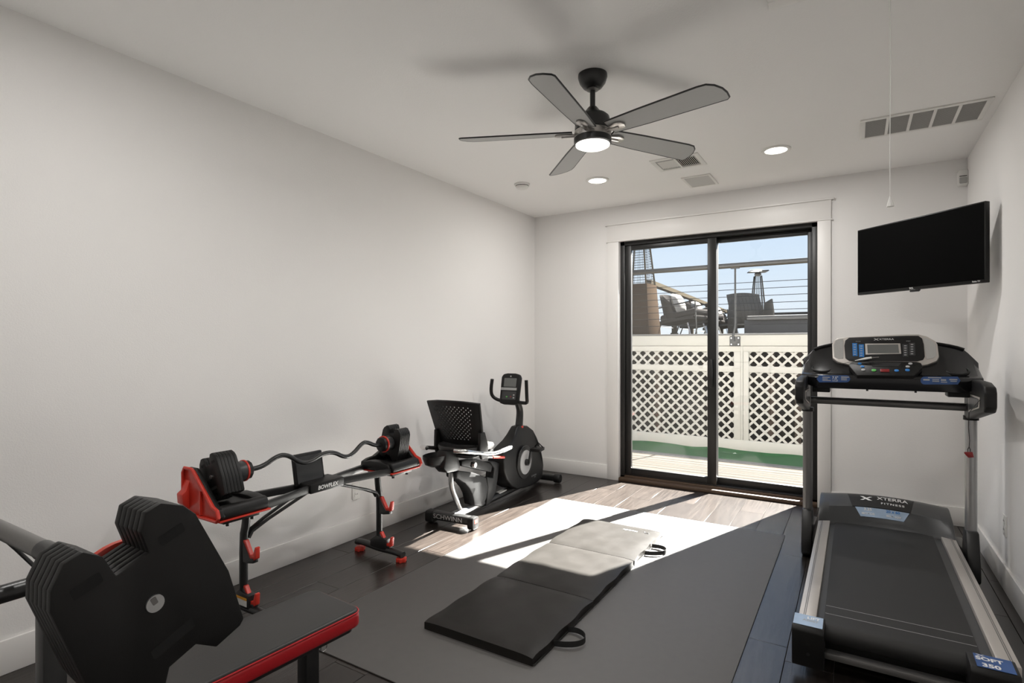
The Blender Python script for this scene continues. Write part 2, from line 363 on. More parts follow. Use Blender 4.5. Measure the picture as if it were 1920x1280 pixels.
FY = 8.8
K = FY / 8.25           # the outline below was read off at 8.25 m; the sun's shade edge on the patio puts the skirting at 8.8 m
fx_ = lambda x: x * K
fz_ = lambda z: CH + (z - CH) * K
fence = thing('lattice_skirting', 'white painted lattice skirting with wide boards below the upper deck', 'fence', (-1.4, FY, -.24))
def clip(poly, x0, x1, z0, z1):
    for ax, lim, sg in ((0, x0, 1), (0, x1, -1), (1, z0, 1), (1, z1, -1)):
        out = []
        for i in range(len(poly)):
            a, b = poly[i - 1], poly[i]; da = (a[ax] - lim) * sg; db = (b[ax] - lim) * sg
            if da >= 0: out.append(a)
            if (da >= 0) != (db >= 0):
                q = da / (da - db); out.append((a[0] + (b[0] - a[0]) * q, a[1] + (b[1] - a[1]) * q))
        poly = out
        if len(poly) < 3: return None
    return poly
PIT, HWS =   .1425 * K, .031 * K / 2 * math.sqrt(2)
for (x0, x1) in ((-4.4, -1.44), (-1.255, 2.4)):
    for (z0, z1) in ((.02, .985), (1.05, 1.265)):
        for dr in (1, -1):
            k0 = int((x0 - 2) / PIT) - 4; k1 = int((x1 + 2) / PIT) + 4
            for k in range(k0, k1):
                c = k * PIT + .02
                poly = [(c + dr * -.3 - HWS, -.3), (c + dr * -.3 + HWS, -.3), (c + dr * 1.6 + HWS, 1.6), (c + dr * 1.6 - HWS, 1.6)]
                if dr < 0: poly = poly[::-1]
                p = clip(poly, fx_(x0), fx_(x1), fz_(z0), fz_(z1))
                if p: put('lattice_strip', MB().prism(p, XZ, FY + (.012 if dr > 0 else .022), FY + (.022 if dr > 0 else .031)), FENCEW, fence)
for (x0, x1, z0, z1, y0, y1) in ((-4.4, 2.5, 1.342, 1.490, -.03, .012), (-4.4, -1.345, 1.258, 1.338, -.012, .012), (-1.325, 2.5, 1.258, 1.338, -.012, .012),
                                 (-4.4, -1.36, .974, 1.058, -.012, .012), (-1.25, 2.5, .974, 1.058, -.012, .012), (-4.4, 2.5, -.15, .034, -.014, .012),
                                 (-1.445, -1.355, .034, 1.258, -.006, .012), (-1.352, -1.325, .034, 1.342, -.02, .012), (-1.322, -1.25, .034, 1.258, -.012, .012)):
    put('board', MB().box(fx_(x0), fx_(x1), FY + y0, FY + y1, fz_(z0), fz_(z1)), FENCEW, fence, .003)
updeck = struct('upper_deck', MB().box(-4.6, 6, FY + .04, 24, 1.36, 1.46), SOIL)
struct('trim_5', MB().box(-4.6, 6, FY - .045, FY + .2, 1.499, 1.522), EDGEG, bevel=.003)
for i in range(18):
    y0 = FY + .2 + i * .14
    sub(updeck, 'plank', MB().box(-4.6, 6, y0, y0 + .135, 1.46, 1.5).mesh('plank'), DECKW)
sub(updeck, 'planking', MB().box(-4.6, 6, FY + .2 + 18 * .14, 24, 1.46, 1.5).mesh('planking'), DECKW)
struct('under_deck_light_block', MB().box(-4.8, 6, 11.1, 11.2, -.30, 1.36), SOIL)  # added sheet that keeps the space behind the lattice dark
struct('under_deck_light_block_left', MB().box(-4.8, -4.68, FY, 11.1, -.30, 1.36), SOIL)  # added unseen panel, stops side light getting under the deck
struct('under_deck_light_block_right', MB().box(2.66, 2.76, FY, 11.1, -.30, 1.36), SOIL)  # added unseen panel on the other end, blocks side light too
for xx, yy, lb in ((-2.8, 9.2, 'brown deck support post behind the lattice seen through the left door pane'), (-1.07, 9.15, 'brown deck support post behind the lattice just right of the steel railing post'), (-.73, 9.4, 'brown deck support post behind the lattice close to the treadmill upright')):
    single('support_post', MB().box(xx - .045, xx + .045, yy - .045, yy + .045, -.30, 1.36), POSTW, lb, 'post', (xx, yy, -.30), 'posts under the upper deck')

rail = thing('cable_railing', 'dark flat-topped cable railing with thin steel post along upper deck edge', 'railing', (-1.51, FY - .03, 1.4))
put('top_rail', MB().box(-4.7, 2.7, FY - .085, FY - .005, fz_(2.440), fz_(2.490)), STEELD, rail, .004)
put('rail_underside', MB().box(-4.7, 2.7, FY - .08, FY - .01, fz_(2.428), fz_(2.440)), TANW, rail, .002)
for z in (2.212, 2.122, 2.024, 1.926, 1.83, 1.735, 1.632):
    put('cable', MB().tube([(-4.7, FY - .045, fz_(z)), (2.7, FY - .045, fz_(z))], .0048, 6), STEELD, rail)
for xx in (-3.68, -1.515, .66):
    p = put('post', MB().tube([(xx, FY - .045, fz_(2.43)), (xx, FY - .045, 1.64), (xx - .03, FY - .05, 1.49), (xx - .01, FY - .055, 1.405)], [.014, .014, .016, .012], 10), RAILST, rail)
    put('post_cap', MB().box(xx - .06, xx + .06, FY - .07, FY - .02, fz_(2.415), fz_(2.429)), STEELD, p)
    b_ = put('bracket_plate', MB().box(xx - .08, xx + .07, FY - .042, FY - .031, 1.335, 1.482), STEELD, rail, .003)
    for dx in (-.055, .045):
        for dz in (1.362, 1.455): put('bolt', MB().lathe([(.011, -.008), (.011, 0)], (xx + dx, FY - .042, dz), 'Y', 10), GREYB, b_)

def side_rail():
    t = thing('wooden_railing', 'tan wooden railing running back along the left side of the upper deck', 'railing', (-3.25, 14, 1.5))
    def X(y): return -3.33 - (y - 11.2) * .055
    put('top_rail', MB().prism([(X(10.1) - .06, 10.1), (X(10.1) + .06, 10.1), (X(21) + .06, 21), (X(21) - .06, 21)], XY, 2.48, 2.56), TANW, t)
    for y in (10.4, 12.3, 14.2, 16.6, 19.4):
        put('post', MB().box(X(y) - .05, X(y) + .05, y - .05, y + .05, 1.5, 2.48).box(X(y) - .07, X(y) + .07, y - .07, y + .07, 1.5, 1.62), TANW, t, .006)
    for z in (1.72, 1.94, 2.16): put('cable', MB().tube([(X(10.1), 10.1, z), (X(21), 21, z)], .006, 6), STEELD, t)
side_rail()
fr = thing('far_railing', 'thin dark railing at the far right end of the upper deck', 'railing', (.5, 20.5, 1.5))
put('top_rail', MB().box(-2.6, 4.5, 20.47, 20.53, 2.36, 2.44), STEELD, fr, .004)
for xx in (-2.4, .2, 2.4, 4.4): put('post', MB().box(xx - .03, xx + .03, 20.48, 20.52, 1.5, 2.36), STEELD, fr)

def heater(x, y, rot, label, base_h, scale, bm_):
    t = thing('patio_heater', label, 'heater', (x, y, 1.5), rot)
    w0, w1 = .30 * scale, .24 * scale
    def fr2(h, w): return [(-w, -w, h), (w, -w, h), (w, w, h), (-w, w, h)]
    b = put('base_cabinet', MB().loft([fr2(.03, w0), fr2(base_h, w1)]), bm_, t, .006, world=False)
    put('foot_plate', MB().box(-w0 * .95, w0 * .95, -w0 * .95, w0 * .95, 0, .03), STEELD, t, .004, world=False)
    for k in range(5): put('vent_slot', MB().box(-w0 * .74, -w0 * .70, -w0 - .004, -w0 + .05, .36 + k * .03, .378 + k * .03), DARKGAP, b, world=False)
    top = 2.1; wt = .10 * scale
    for sx in (-1, 1):
        for sy in (-1, 1): put('post', MB().tube([(sx * w1 * .9, sy * w1 * .9, base_h), (sx * wt, sy * wt, top)], .017, 6), TANW, t, world=False)
    put('glass_tube', MB().tube([(0, 0, base_h), (0, 0, top)], .05, 12), GLASS, t, world=False)
    for sx, sy in ((0, -1), (0, 1), (1, 0), (-1, 0)):
        g = MB(); n = 26
        for k in range(n):
            h = base_h + (top - base_h) * (k + .5) / n; w = w1 * .88 + (wt - w1 * .88) * (k + .5) / n
            g.tube([(-w, sy * w, h), (w, sy * w, h)] if sy else [(sx * w, -w, h), (sx * w, w, h)], .003, 4)
        for q in (-.5, 0, .5):
            a, c = w1 * .88, wt
            g.tube([(q * a, sy * a, base_h), (q * c, sy * c, top)] if sy else [(sx * a, q * a, base_h), (sx * c, q * c, top)], .003, 4)
        put('wire_guard', g, WIREM, t, world=False)
    put('burner_head', MB().lathe([(.09, 0), (.11, .05), (.08, .12), (.02, .14)], (0, 0, top), 'Z', 16), STEELG, t, world=False)
    put('reflector', MB().loft([fr2(top + .13, .28), fr2(top + .16, .27), fr2(top + .19, .05)]), RAILST, t, world=False)
    return t
heater(-3.31, 9.70, math.radians(-3), 'tall pyramid patio heater with brown wicker base beside the armchairs', .93, 1.0, WICKER)
hp = onY(1421, 600, 19.6); heater(hp.x, 19.6, math.radians(20), 'distant patio heater with square top behind the slatted lounge chair', .8, .95, STEELG)

def armchair(loc, rz, label):
    t = thing('patio_armchair', label, 'chair', loc, rz, 'grey cushioned armchairs along the wooden railing')
    put('seat_cushion', MB().prism([(-.36, .30), (.36, .42), (.36, .54), (-.36, .42)], XZ, -.32, .32), GREYF, t, .04, 4, world=False)
    def bk(u, v):
        return (-.28 + .30 * abs(u) ** 3 - .12 * v, u * .40, .30 + v * .55 * (1 - .35 * abs(u) ** 3))
    put('back_shell', MB().grid(bk, lin(-1, 1, 15), lin(0, 1, 8), (-.07, 0, 0)), GREYF, t, world=False)
    put('seat_shell', MB().prism([(-.40, .23), (.36, .355), (.36, .415), (-.40, .30)], XZ, -.36, .36), GREYF, t, .02, 3, world=False)
    for s in (-1, 1):
        put('arm_frame', MB().tube([(-.34, s * .40, .56), (.30, s * .40, .66), (.40, s * .40, .66), (.43, s * .40, .02)], .013, 6), STEELD, t, world=False)
        put('leg', MB().tube([(-.30, s * .36, .27), (-.40, s * .38, 0)], .014, 6), STEELD, t, world=False)
        put('leg', MB().tube([(.22, s * .33, .27), (.30, s * .36, 0)], .014, 6), ALU, t, world=False)
    return t
def pillow(loc, rz, label):
    mb = MB()
    def f(s): return lambda u, v: (s * .075 * (1 - u ** 4) * (1 - v ** 4), u * .22 * (1 - .06 * v * v), v * .20 * (1 - .06 * u * u))
    mb.grid(f(1), lin(-1, 1, 9), lin(-1, 1, 9)).grid(f(-1), lin(-1, 1, 9), lin(-1, 1, 9))
    o = single('throw_pillow', mb, LIGHTF, label, 'pillow', (0, 0, 0), 'white pillows on the armchairs'); o.location = loc; o.rotation_euler = (0, -.35, rz)
def place(px, y): p = onY(px, 620, y); return (p.x, y, 1.5)
for px, y, lb, lp in ((1284, 10.9, 'grey patio armchair nearest to the wicker patio heater', 'white pillow on the armchair nearest to the wicker heater'),
                  (1318, 13.0, 'grey patio armchair second from the wicker heater, partly behind door stile', 'white pillow on the second armchair from the wicker heater'),
                  (1356, 15.2, 'light grey patio armchair farthest from the wicker heater, beside slatted lounge chair', 'white pillow on the armchair farthest from the wicker heater')):
    L0 = place(px, y); armchair(L0, math.radians(-12), lb); pillow((L0[0] - .12, L0[1], 2.16), math.radians(-12), lp)
# slatted lounge chair seen from behind
lp = onY(1400, 620, 13.2)
t = thing('slatted_lounge_chair', 'weathered wooden lounge chair with tall curved slatted back', 'chair', (lp.x, 13.2, 1.5), math.radians(28))
def curve(v): return (0.10 * math.sin(v * 4.2) - .12 * v, v)
for k in range(9):
    u0 = -.36 + k * .08
    put('back_slat', MB().grid(lambda u, v: (u, curve(v)[0] * -1 + .05, .18 + v * .80 + .05 * (1 - (u / .4) ** 2)), [u0, u0 + .074], lin(0, 1, 10), (0, -.025, 0)), GREYW, t, world=False)
for s in (-1, 1):
    put('side_panel', MB().prism([(.05, .0), (-.50, .0), (-.52, .55), (-.42, .84), (-.02, .78), (.06, .4)], lambda a, b, d: (d, a, b), s * .38 - .015, s * .38 + .015), GREYW, t, .004, world=False)
for k in range(5): put('seat_slat', MB().box(-.36, .36, -.12 - k * .085, -.045 - k * .085, .30 - k * .008, .32 - k * .008), GREYW, t, .003, world=False)
fp = onY(1402, 622, 12.2)
t = thing('fire_table', 'low wide fire table with pale slab top and charcoal sides', 'table', (fp.x + 1.2, 12.2, 1.5))
put('table_top', MB().prism(rrect(2.3, 1.0, .05), XY, .34, .42), LIGHTF, t, .012, world=False)
put('body', MB().box(-1.2, 1.05, -.42, .42, 0, .34), CHAR, t, .006, world=False)

# ================================================================== CEILING
cf = thing('ceiling_fan', 'black five-blade ceiling fan with grey blades and round light', 'fan', (-1.15, 2.65, 2.38))
FC = (-1.15, 2.65, 0)
put('canopy', MB().lathe([(.074, 2.7429), (.075, 2.728), (.066, 2.70), (.048, 2.676), (.03, 2.668)], FC, 'Z', 40), BLACKM, cf)
put('canopy_ring', MB().lathe([(.03, 2.672), (.032, 2.664), (.02, 2.66)], FC, 'Z', 24), STEELG, cf)
put('downrod', MB().lathe([(.0135, 2.665), (.0135, 2.55)], FC, 'Z', 20), BLACKM, cf)
put('motor_housing', MB().lathe([(.022, 2.575), (.03, 2.565), (.045, 2.545), (.07, 2.535), (.085, 2.522), (.09, 2.50), (.092, 2.455), (.085, 2.45)], FC, 'Z', 40), BLACKM, cf)
put('nickel_ring', MB().lathe([(.085, 2.452), (.094, 2.45), (.094, 2.418), (.09, 2.414)], FC, 'Z', 40), NICKEL, cf)
put('light_rim', MB().lathe([(.09, 2.416), (.096, 2.414), (.096, 2.388), (.088, 2.383)], FC, 'Z', 40), BLACKM, cf)
put('light_lens', MB().lathe([(.088, 2.387), (.086, 2.377), (.07, 2.369), (.03, 2.365), (.005, 2.3645)], FC, 'Z', 40), FANLED, cf)
def blade_outline():
    pts = [(.10, -.055), (.56, -.074)]
    for k in range(7): pts.append((.56 + .105 * math.sin(k / 6 * PI / 2) + (.0), -.074 + .132 * 0 + .012 * k))
    return pts
bo = [(.105, -.052), (.30, -.062), (.60, -.070), (.640, -.066), (.668, -.045), (.688, -.010), (.694, .025), (.690, .060), (.678, .070), (.30, .062), (.105, .052)]
for k in range(5):
    a = math.radians(-85 + 72 * k); rad = Vector((math.cos(a), math.sin(a), 0)); tan = Vector((-math.sin(a), math.cos(a), 0)); pt = math.radians(-13)
    ch = tan * math.cos(pt) + Vector((0, 0, 1)) * math.sin(pt); nn = rad.cross(ch)
    base = Vector((FC[0], FC[1], 2.445))
    b = put('blade', MB().prism(bo, lambda p, q, d: base + rad * p + ch * q + nn * d, -.003, .003), BLADE, cf)
    put('blade_edge', MB().tube([base + rad * p + ch * q for p, q in bo], .0042, 6, closed=True), BLACKM, b)
    put('blade_iron', MB().prism([(.07, -.016), (.115, -.018), (.15, -.03), (.185, -.022), (.195, 0), (.185, .022), (.15, .03), (.115, .018), (.07, .016)],
        lambda p, q, d: base + rad * p + ch * q + nn * d, -.014, -.004), NICKEL, cf, .002)
    put('blade_iron_rib', MB().tube([base + rad * .075 - nn * .016, base + rad * .16 - nn * .018], .006, 8), NICKEL, cf)
def lamp_disk(name, loc, size, watts, colr, parent):
    l = bpy.data.lights.new(name, 'AREA'); l.shape = 'DISK'; l.size = size; l.energy = watts; l.color = colr
    o = bpy.data.objects.new(name, l); col.objects.link(o); o.location = Vector(loc) - Vector(org(parent)); o.parent = parent
    return o
lamp_disk('fan_lamp', (FC[0], FC[1], 2.358), .15, FAN_W, (1, .97, .94), cf)
for (x, y, lb) in ((-.48, 4.355, 'round recessed ceiling light near the return vent'), (-1.85, 4.365, 'round recessed ceiling light near the smoke detector'),
                   (-.48, .94, 'round recessed ceiling light beside the attic hatch, unseen, added for more light'), (-1.85, .94, 'round recessed ceiling light above the weight bench, unseen, added to brighten the room')):  # this row is unseen, added because the room needed its light
    t = thing('recessed_light', lb, 'ceiling light', (x, y, H - .012), 0, 'recessed ceiling lights')
    put('trim_ring', MB().lathe([(.098, -.0), (.098, -.006), (.088, -.011), (.074, -.008), (.074, 0)], (x, y, H), 'Z', 40), WHITEP, t)
    put('lens', MB().lathe([(.074, -.004), (.06, -.010), (.03, -.0135), (.004, -.014)], (x, y, H), 'Z', 32), LEDM, t)
    lamp_disk('downlight', (x, y, H - .018), .14, LAMP_W, (1, .975, .945), t)
t = thing('smoke_detector', 'small round white smoke detector on the ceiling', 'smoke detector', (-2.45, 4.13, H - .04))
put('base', MB().lathe([(.068, H), (.068, H - .012), (.058, H - .016)], (-2.45, 4.13, 0), 'Z', 32), WHITEP, t)
put('cover', MB().lathe([(.056, H - .016), (.054, H - .030), (.044, H - .040), (.02, H - .043)], (-2.45, 4.13, 0), 'Z', 32), WHITEP, t)
put('slot_ring', MB().lathe([(.0565, H - .016), (.0565, H - .02)], (-2.45, 4.13, 0), 'Z', 32), DARKGAP, t)
def vent_frame(t, x0, x1, y0, y1, bw, z=H):
    put('frame', MB().box(x0, x1, y0, y0 + bw, z - .008, z).box(x0, x1, y1 - bw, y1, z - .008, z).box(x0, x0 + bw, y0 + bw, y1 - bw, z - .008, z).box(x1 - bw, x1, y0 + bw, y1 - bw, z - .008, z), WHITEP, t, .002)
x0, x1, y0, y1 = .027, .665, 4.06, 4.43
t = thing('return_vent', 'long white return air vent with five grey grille panels', 'vent', ((x0 + x1) / 2, (y0 + y1) / 2, H - .01))
vent_frame(t, x0, x1, y0, y1, .028)
n = 5; iw = (x1 - x0 - .056) / n
for k in range(n):
    a = x0 + .028 + k * iw
    g = put('grille_panel', MB().box(a + (.008 if k else 0), a + iw - (.008 if k < 4 else 0), y0 + .028, y1 - .028, H - .003, H - .001), GRILLE, t)
    for q in range(24):
        yy = y0 + .034 + q * (y1 - y0 - .068) / 23
        put('slat', MB().box(a + (.008 if k else 0), a + iw - (.008 if k < 4 else 0), yy - .0022, yy + .0022, H - .006, H - .003), GRILLE, g)
    if k: put('divider', MB().box(a - .008, a + .008, y0 + .028, y1 - .028, H - .008, H), WHITEP, t)
x0, x1, y0, y1 = -1.325, -.967, 4.11, 4.415
t = thing('supply_register', 'square white ceiling air register with angled louvres partly behind a fan blade', 'vent', ((x0 + x1) / 2, (y0 + y1) / 2, H - .01))
vent_frame(t, x0, x1, y0, y1, .035)
put('backing', MB().box(x0 + .035, x1 - .035, y0 + .035, y1 - .035, H - .002, H - .0005), DARKGAP, t)
xm = (x0 + x1) / 2; put('divider', MB().box(xm - .006, xm + .006, y0 + .035, y1 - .035, H - .009, H), WHITEP, t)
for k in range(10):
    a = x0 + .042 + k * .0135; b = xm + .012 + k * .0135
    put('louvre', MB().prism([(a + .012, H - .002), (a, H - .009), (a - .001, H - .0085), (a + .011, H - .0015)], lambda p, q, d: (p, d, q), y0 + .06, y1 - .07), WHITEP, t)
    put('louvre', MB().prism([(b, H - .002), (b + .008, H - .009), (b + .009, H - .0085), (b + .001, H - .0015)], lambda p, q, d: (p, d, q), y0 + .06, y1 - .07), WHITEP, t)
for yy in (y0 + .04, y1 - .066): put('louvre', MB().box(x0 + .037, xm - .006, yy, yy + .022, H - .007, H - .004), GRILLE, t); put('louvre', MB().box(xm + .006, x1 - .037, yy, yy + .022, H - .007, H - .004), GRILLE, t)
x0, x1, y0, y1 = -1.235, -1.0, 4.67, 5.0
t = thing('ceiling_grille', 'flat square white ceiling grille near the glass door', 'vent', ((x0 + x1) / 2, (y0 + y1) / 2, H - .01))  # the third vent, a plain grille
vent_frame(t, x0, x1, y0, y1, .02)
put('grille_panel', MB().box(x0 + .02, x1 - .02, y0 + .02, y1 - .02, H - .005, H - .001), mat('pale_grille', (.55, .545, .53), .7, noise=.06, nscale=400), t)
t = thing('attic_hatch', 'white attic hatch panel in the ceiling at top edge of the photo', 'hatch', (.1, 1.9, H - .02))
hx0, hx1, hy0, hy1 = -.30, .46, 1.12, 2.50
put('casing', MB().box(hx0, hx1, hy1 - .06, hy1, H - .018, H).box(hx0, hx1, hy0, hy0 + .06, H - .018, H).box(hx0, hx0 + .06, hy0 + .06, hy1 - .06, H - .018, H).box(hx1 - .06, hx1, hy0 + .06, hy1 - .06, H - .018, H), TRIM, t, .003)
put('panel', MB().box(hx0 + .062, hx1 - .062, hy0 + .062, hy1 - .062, H - .012, H), WHITEP, t, .002)
cp = onY(1669.5, 385, 2.36)
t = thing('pull_cord', 'thin white pull cord with tassel hanging from the attic hatch', 'cord', (cp.x, 2.36, H - .012))
put('cord', MB().tube([(cp.x, 2.36, H - .012), (cp.x + .0005, 2.36, 2.3), (cp.x - .0015, 2.36, 2.06), (cp.x - .001, 2.36, cp.z + .03)], .0014, 6), WHITEP, t)
put('tassel', MB().lathe([(.0025, cp.z + .032), (.004, cp.z + .028), (.011, cp.z + .0), (.012, cp.z - .004)], (cp.x, 2.36, 0), 'Z', 8), WHITEP, t)

# ================================================================== WALL THINGS
# television on a corner mount
TL, TR = Vector((.014, 4.757, 0)), Vector((.640, 4.160, 0))
tu = (TR - TL); tw = tu.length; tu.normalize(); tn = Vector((tu.y, -tu.x, 0));
if tn.y > 0: tn = -tn
tc0 = (TL + TR) / 2
ztop = CH + (HOR - 376) * (-TR.x * S_ + TR.y * C_) / F; zbot = CH + (HOR - 529) * (-TR.x * S_ + TR.y * C_) / F
tv = thing('television', 'black flat-screen television mounted in the corner above the treadmill', 'television', (tc0.x, tc0.y, zbot))
tvf = lambda a, b, d: tc0 + tu * a - tn * d + Vector((0, 0, b))
put('body', MB().prism([(-tw / 2, zbot), (tw / 2, zbot), (tw / 2, ztop), (-tw / 2, ztop)], tvf, .0, .035), BLACKP, tv, .004)
put('rear_housing', MB().prism([(-tw * .38, zbot + .03), (tw * .38, zbot + .03), (tw * .34, ztop - .12), (-tw * .34, ztop - .12)], tvf, .035, .075), BLACKP, tv, .01)
put('screen', MB().prism([(-tw / 2 + .008, zbot + .018), (tw / 2 - .008, zbot + .018), (tw / 2 - .008, ztop - .008), (-tw / 2 + .008, ztop - .008)], tvf, -.0015, .0), SCREEN, tv)
put('sensor', MB().prism([(-.03, zbot - .014), (.022, zbot - .014), (.034, zbot + .002), (-.03, zbot + .002)], tvf, -.002, .02), BLACKG, tv, .003)
text('TCL', .016, lambda a, b: tvf(-.018 + a, zbot + .009 + b, -.0025), WHITEI, tv, bold=.0006)
text('Roku TV', .012, lambda a, b: tvf(tw / 2 - .05 + a, zbot + .010 + b, -.0025), WHITEI, tv, bold=.0004)
mt = tc0 + Vector((0, 0, (ztop + zbot) / 2))
put('mount_plate', MB().prism([(-.1, -.1), (.1, -.1), (.1, .1), (-.1, .1)], lambda a, b, d: mt + tu * a - tn * d + Vector((0, 0, b)), .075, .085), BLACKM, tv)
put('mount_arm', MB().tube([mt - tn * .085, (.52, 4.62, mt.z), (XR - .005, 4.62, mt.z)], .016, 8), BLACKM, tv)
put('wall_plate', MB().box(XR - .012, XR - .001, 4.56, 4.68, mt.z - .1, mt.z + .1), BLACKM, tv)
mp_ = onY(1808, 333, YB - .03)
t = thing('motion_sensor', 'small white motion sensor high in the corner above the television', 'sensor', (mp_.x, YB - .002, mp_.z))
put('housing', MB().prism(rrect(.062, .115, .012, 4, mp_.x - .008, mp_.z), XZ, YB - .045, YB - .001), WHITEP, t, .005)
put('lens', MB().prism(rrect(.046, .045, .008, 4, mp_.x - .008, mp_.z - .022), XZ, YB - .051, YB - .045), GRILLE, t, .003)
put('slot', MB().box(mp_.x - .03, mp_.x + .014, YB - .048, YB - .044, mp_.z + .008, mp_.z + .013), DARKGAP, t)
def outlet(loc, ax, sg, label):
    t = thing('wall_outlet', label, 'outlet', loc)
    f = (lambda a, b, d: (loc[0] + sg * d, loc[1] + a, loc[2] + b))
    put('cover_plate', MB().prism(rrect(.072, .116, .006, 3), f, 0, .006), WHITEP, t, .002)
    for dz in (-.024, .024):
        s = put('socket', MB().prism(rrect(.034, .034, .013, 5, 0, dz), f, .006, .008), WHITEP, t)
        for dy in (-.007, .007): put('slot', MB().prism(rrect(.003, .010, .001, 2, dy, dz + .003), f, .008, .0086), DARKGAP, s)
op = onX(667, 920, XL); outlet((XL + .0005, op.y, op.z), 'X', 1, 'white wall outlet behind the barbell stand')
op = onX(1885.5, 985, XR); outlet((XR - .0005, op.y, op.z), 'X', -1, 'white wall outlet on the right wall beside the treadmill')

# ================================================================== FLOOR MATS
mx0, mx1, my0, my1 = -2.24, -.42, 1.64, 4.36
single('exercise_mat', MB().prism(rrect(mx1 - mx0, my1 - my0, .012, 3, (mx0 + mx1) / 2, (my0 + my1) / 2), XY, .0005, .0065), RUBBER, 'large thin dark grey exercise mat lying on the floor', 'mat', ((mx0 + mx1) / 2, (my0 + my1) / 2, 0), bevel=.002)
fm = thing('folding_mat', 'black vinyl tri-fold exercise mat opened out on the larger mat', 'mat', (-1.44, 2.94, .0065))
def panel(y0, y1, x0, x1, z0=.0067, h=.046):
    n = 22; rings = []
    us = lin(-1, 1, n); mb = MB()
    def tp(u, v):
        ex = 1 - abs(u) ** 9; ey = 1 - abs(v) ** 12
        wr = .0022 * math.sin(u * 9 + v * 3 + y0 * 7) * math.cos(v * 7 - u * 2) + .0012 * math.sin(u * 23 + y0) * abs(u) ** 4
        return ((x0 + x1) / 2 + u * (x1 - x0) / 2 + .004 * math.sin(v * 8 + y0 * 3) * (abs(u) ** 6), (y0 + y1) / 2 + v * (y1 - y0) / 2, z0 + h - .007 * (1 - ex) - .007 * (1 - ey) + .7 * wr * ex * ey)
    top = [[tp(u, v) for v in us] for u in us]
    V = [p for r in top for p in r]; Fc = [[i * n + j, (i + 1) * n + j, (i + 1) * n + j + 1, i * n + j + 1] for i in range(n - 1) for j in range(n - 1)]
    rim = [(i, 0) for i in range(n)] + [(n - 1, j) for j in range(1, n)] + [(i, n - 1) for i in range(n - 2, -1, -1)] + [(0, j) for j in range(n - 2, 0, -1)]
    ids = [i * n + j for i, j in rim]; o = len(V); V += [(V[i][0], V[i][1], z0) for i in ids]; m = len(ids)
    Fc += [[ids[(k + 1) % m], ids[k], o + k, o + (k + 1) % m] for k in range(m)] + [[o + k for k in range(m)]]
    return mb.add(V, Fc)
ys = (2.02, 2.642, 3.262, 3.86)
for i in range(3):
    p = put('mat_panel', panel(ys[i] + .002, ys[i + 1] - .002, -1.735, -1.145), MATV, fm)
    put('piping', MB().tube([(-1.737, ys[i] + .004, .013), (-1.143, ys[i] + .004, .013), (-1.143, ys[i + 1] - .004, .013), (-1.737, ys[i + 1] - .004, .013)], .003, 6, closed=True), VINYL, p)
for y in ys[1:3]: put('hinge_strip', MB().box(-1.735, -1.147, y - .012, y + .012, .0072, .012), VINYL, fm)
for yc in (2.29, 3.555):
    pts = [(-1.145, yc - .085, .022), (-1.10, yc - .075, .024), (-1.05, yc - .045, .026), (-1.03, yc, .026), (-1.05, yc + .045, .026), (-1.095, yc + .07, .024), (-1.145, yc + .06, .022)]
    mb = MB(); P = [Vector(p) for p in pts]
    for _ in range(2):
        q = [P[0]]
        for a, b in zip(P, P[1:]): q += [a * .75 + b * .25, a * .25 + b * .75]
        P = q + [P[-1]]
    mb.grid(lambda u, v: P[int(u)] + Vector((0, 0, v)) , list(range(len(P))), [-.013, .013], (.0018, 0, 0)); put('carry_handle', mb, WEB, fm)
text('ProsourceFit', .019, lambda a, b: (-1.34 - a, 3.745 - b, .0545), WHITEI, fm, bold=.0005)
def logo_x(fn, s, m, parent):
    mb = MB()
    for poly in ([(-1, .5), (-.45, .5), (1, -.5), (.35, -.5)], [(.55, .5), (1, .5), (.25, .05), (.0, .12)], [(-1, -.5), (-.5, -.5), (-.02, -.1), (-.28, -.02)]):
        mb.prism(poly, lambda a, b, d: fn(a * s, b * s), 0, .0)
    return put('emblem', mb, m, parent)
put('emblem', MB().tube([(-1.245, 3.765, .0545), (-1.235, 3.745, .0545), (-1.21, 3.75, .0545)], .003, 5), WHITEI, fm)

# ================================================================== TREADMILL
tm = thing('treadmill', 'black and silver treadmill standing beside the glass door', 'treadmill', (.145, 3.5, 0))
bp_ = [(4.22, .195), (2.655, .195)] + [(2.655 - .038 * math.sin(a), .157 + .038 * math.cos(a)) for a in lin(.15, PI - .1, 9)] + [(2.655, .119), (4.22, .119)]
put('belt', MB().prism(bp_, YZ, -.112, .400), BELT, tm)
for yy in (2.752, 2.835): put('belt_seam', MB().box(-.110, .398, yy - .0011, yy + .0011, .1945, .1956), GREYI, tm)
put('deck_side', MB().box(-.138, -.112, 2.66, 4.2, .15, .186), DGREY, tm); put('deck_side', MB().box(.400, .437, 2.66, 4.2, .15, .186), DGREY, tm)
for x0, x1, gx in ((-.205, -.139, (-.186, -.180)), (.438, .505, (.486, .480))):
    r0 = put('foot_rail', MB().box(x0, x1, 2.63, 4.19, .15, .205), SILVER, tm, .004)
    for g in gx: put('groove', MB().box(g - .0014, g + .0014, 2.66, 4.19, .2045, .2056), STEELG, r0)
put('base_frame', MB().box(-.19, .49, 2.7, 4.3, .065, .118).box(-.16, -.10, 2.75, 4.5, .03, .07).box(.40, .46, 2.75, 4.5, .03, .07), BLACKM, tm, .004)
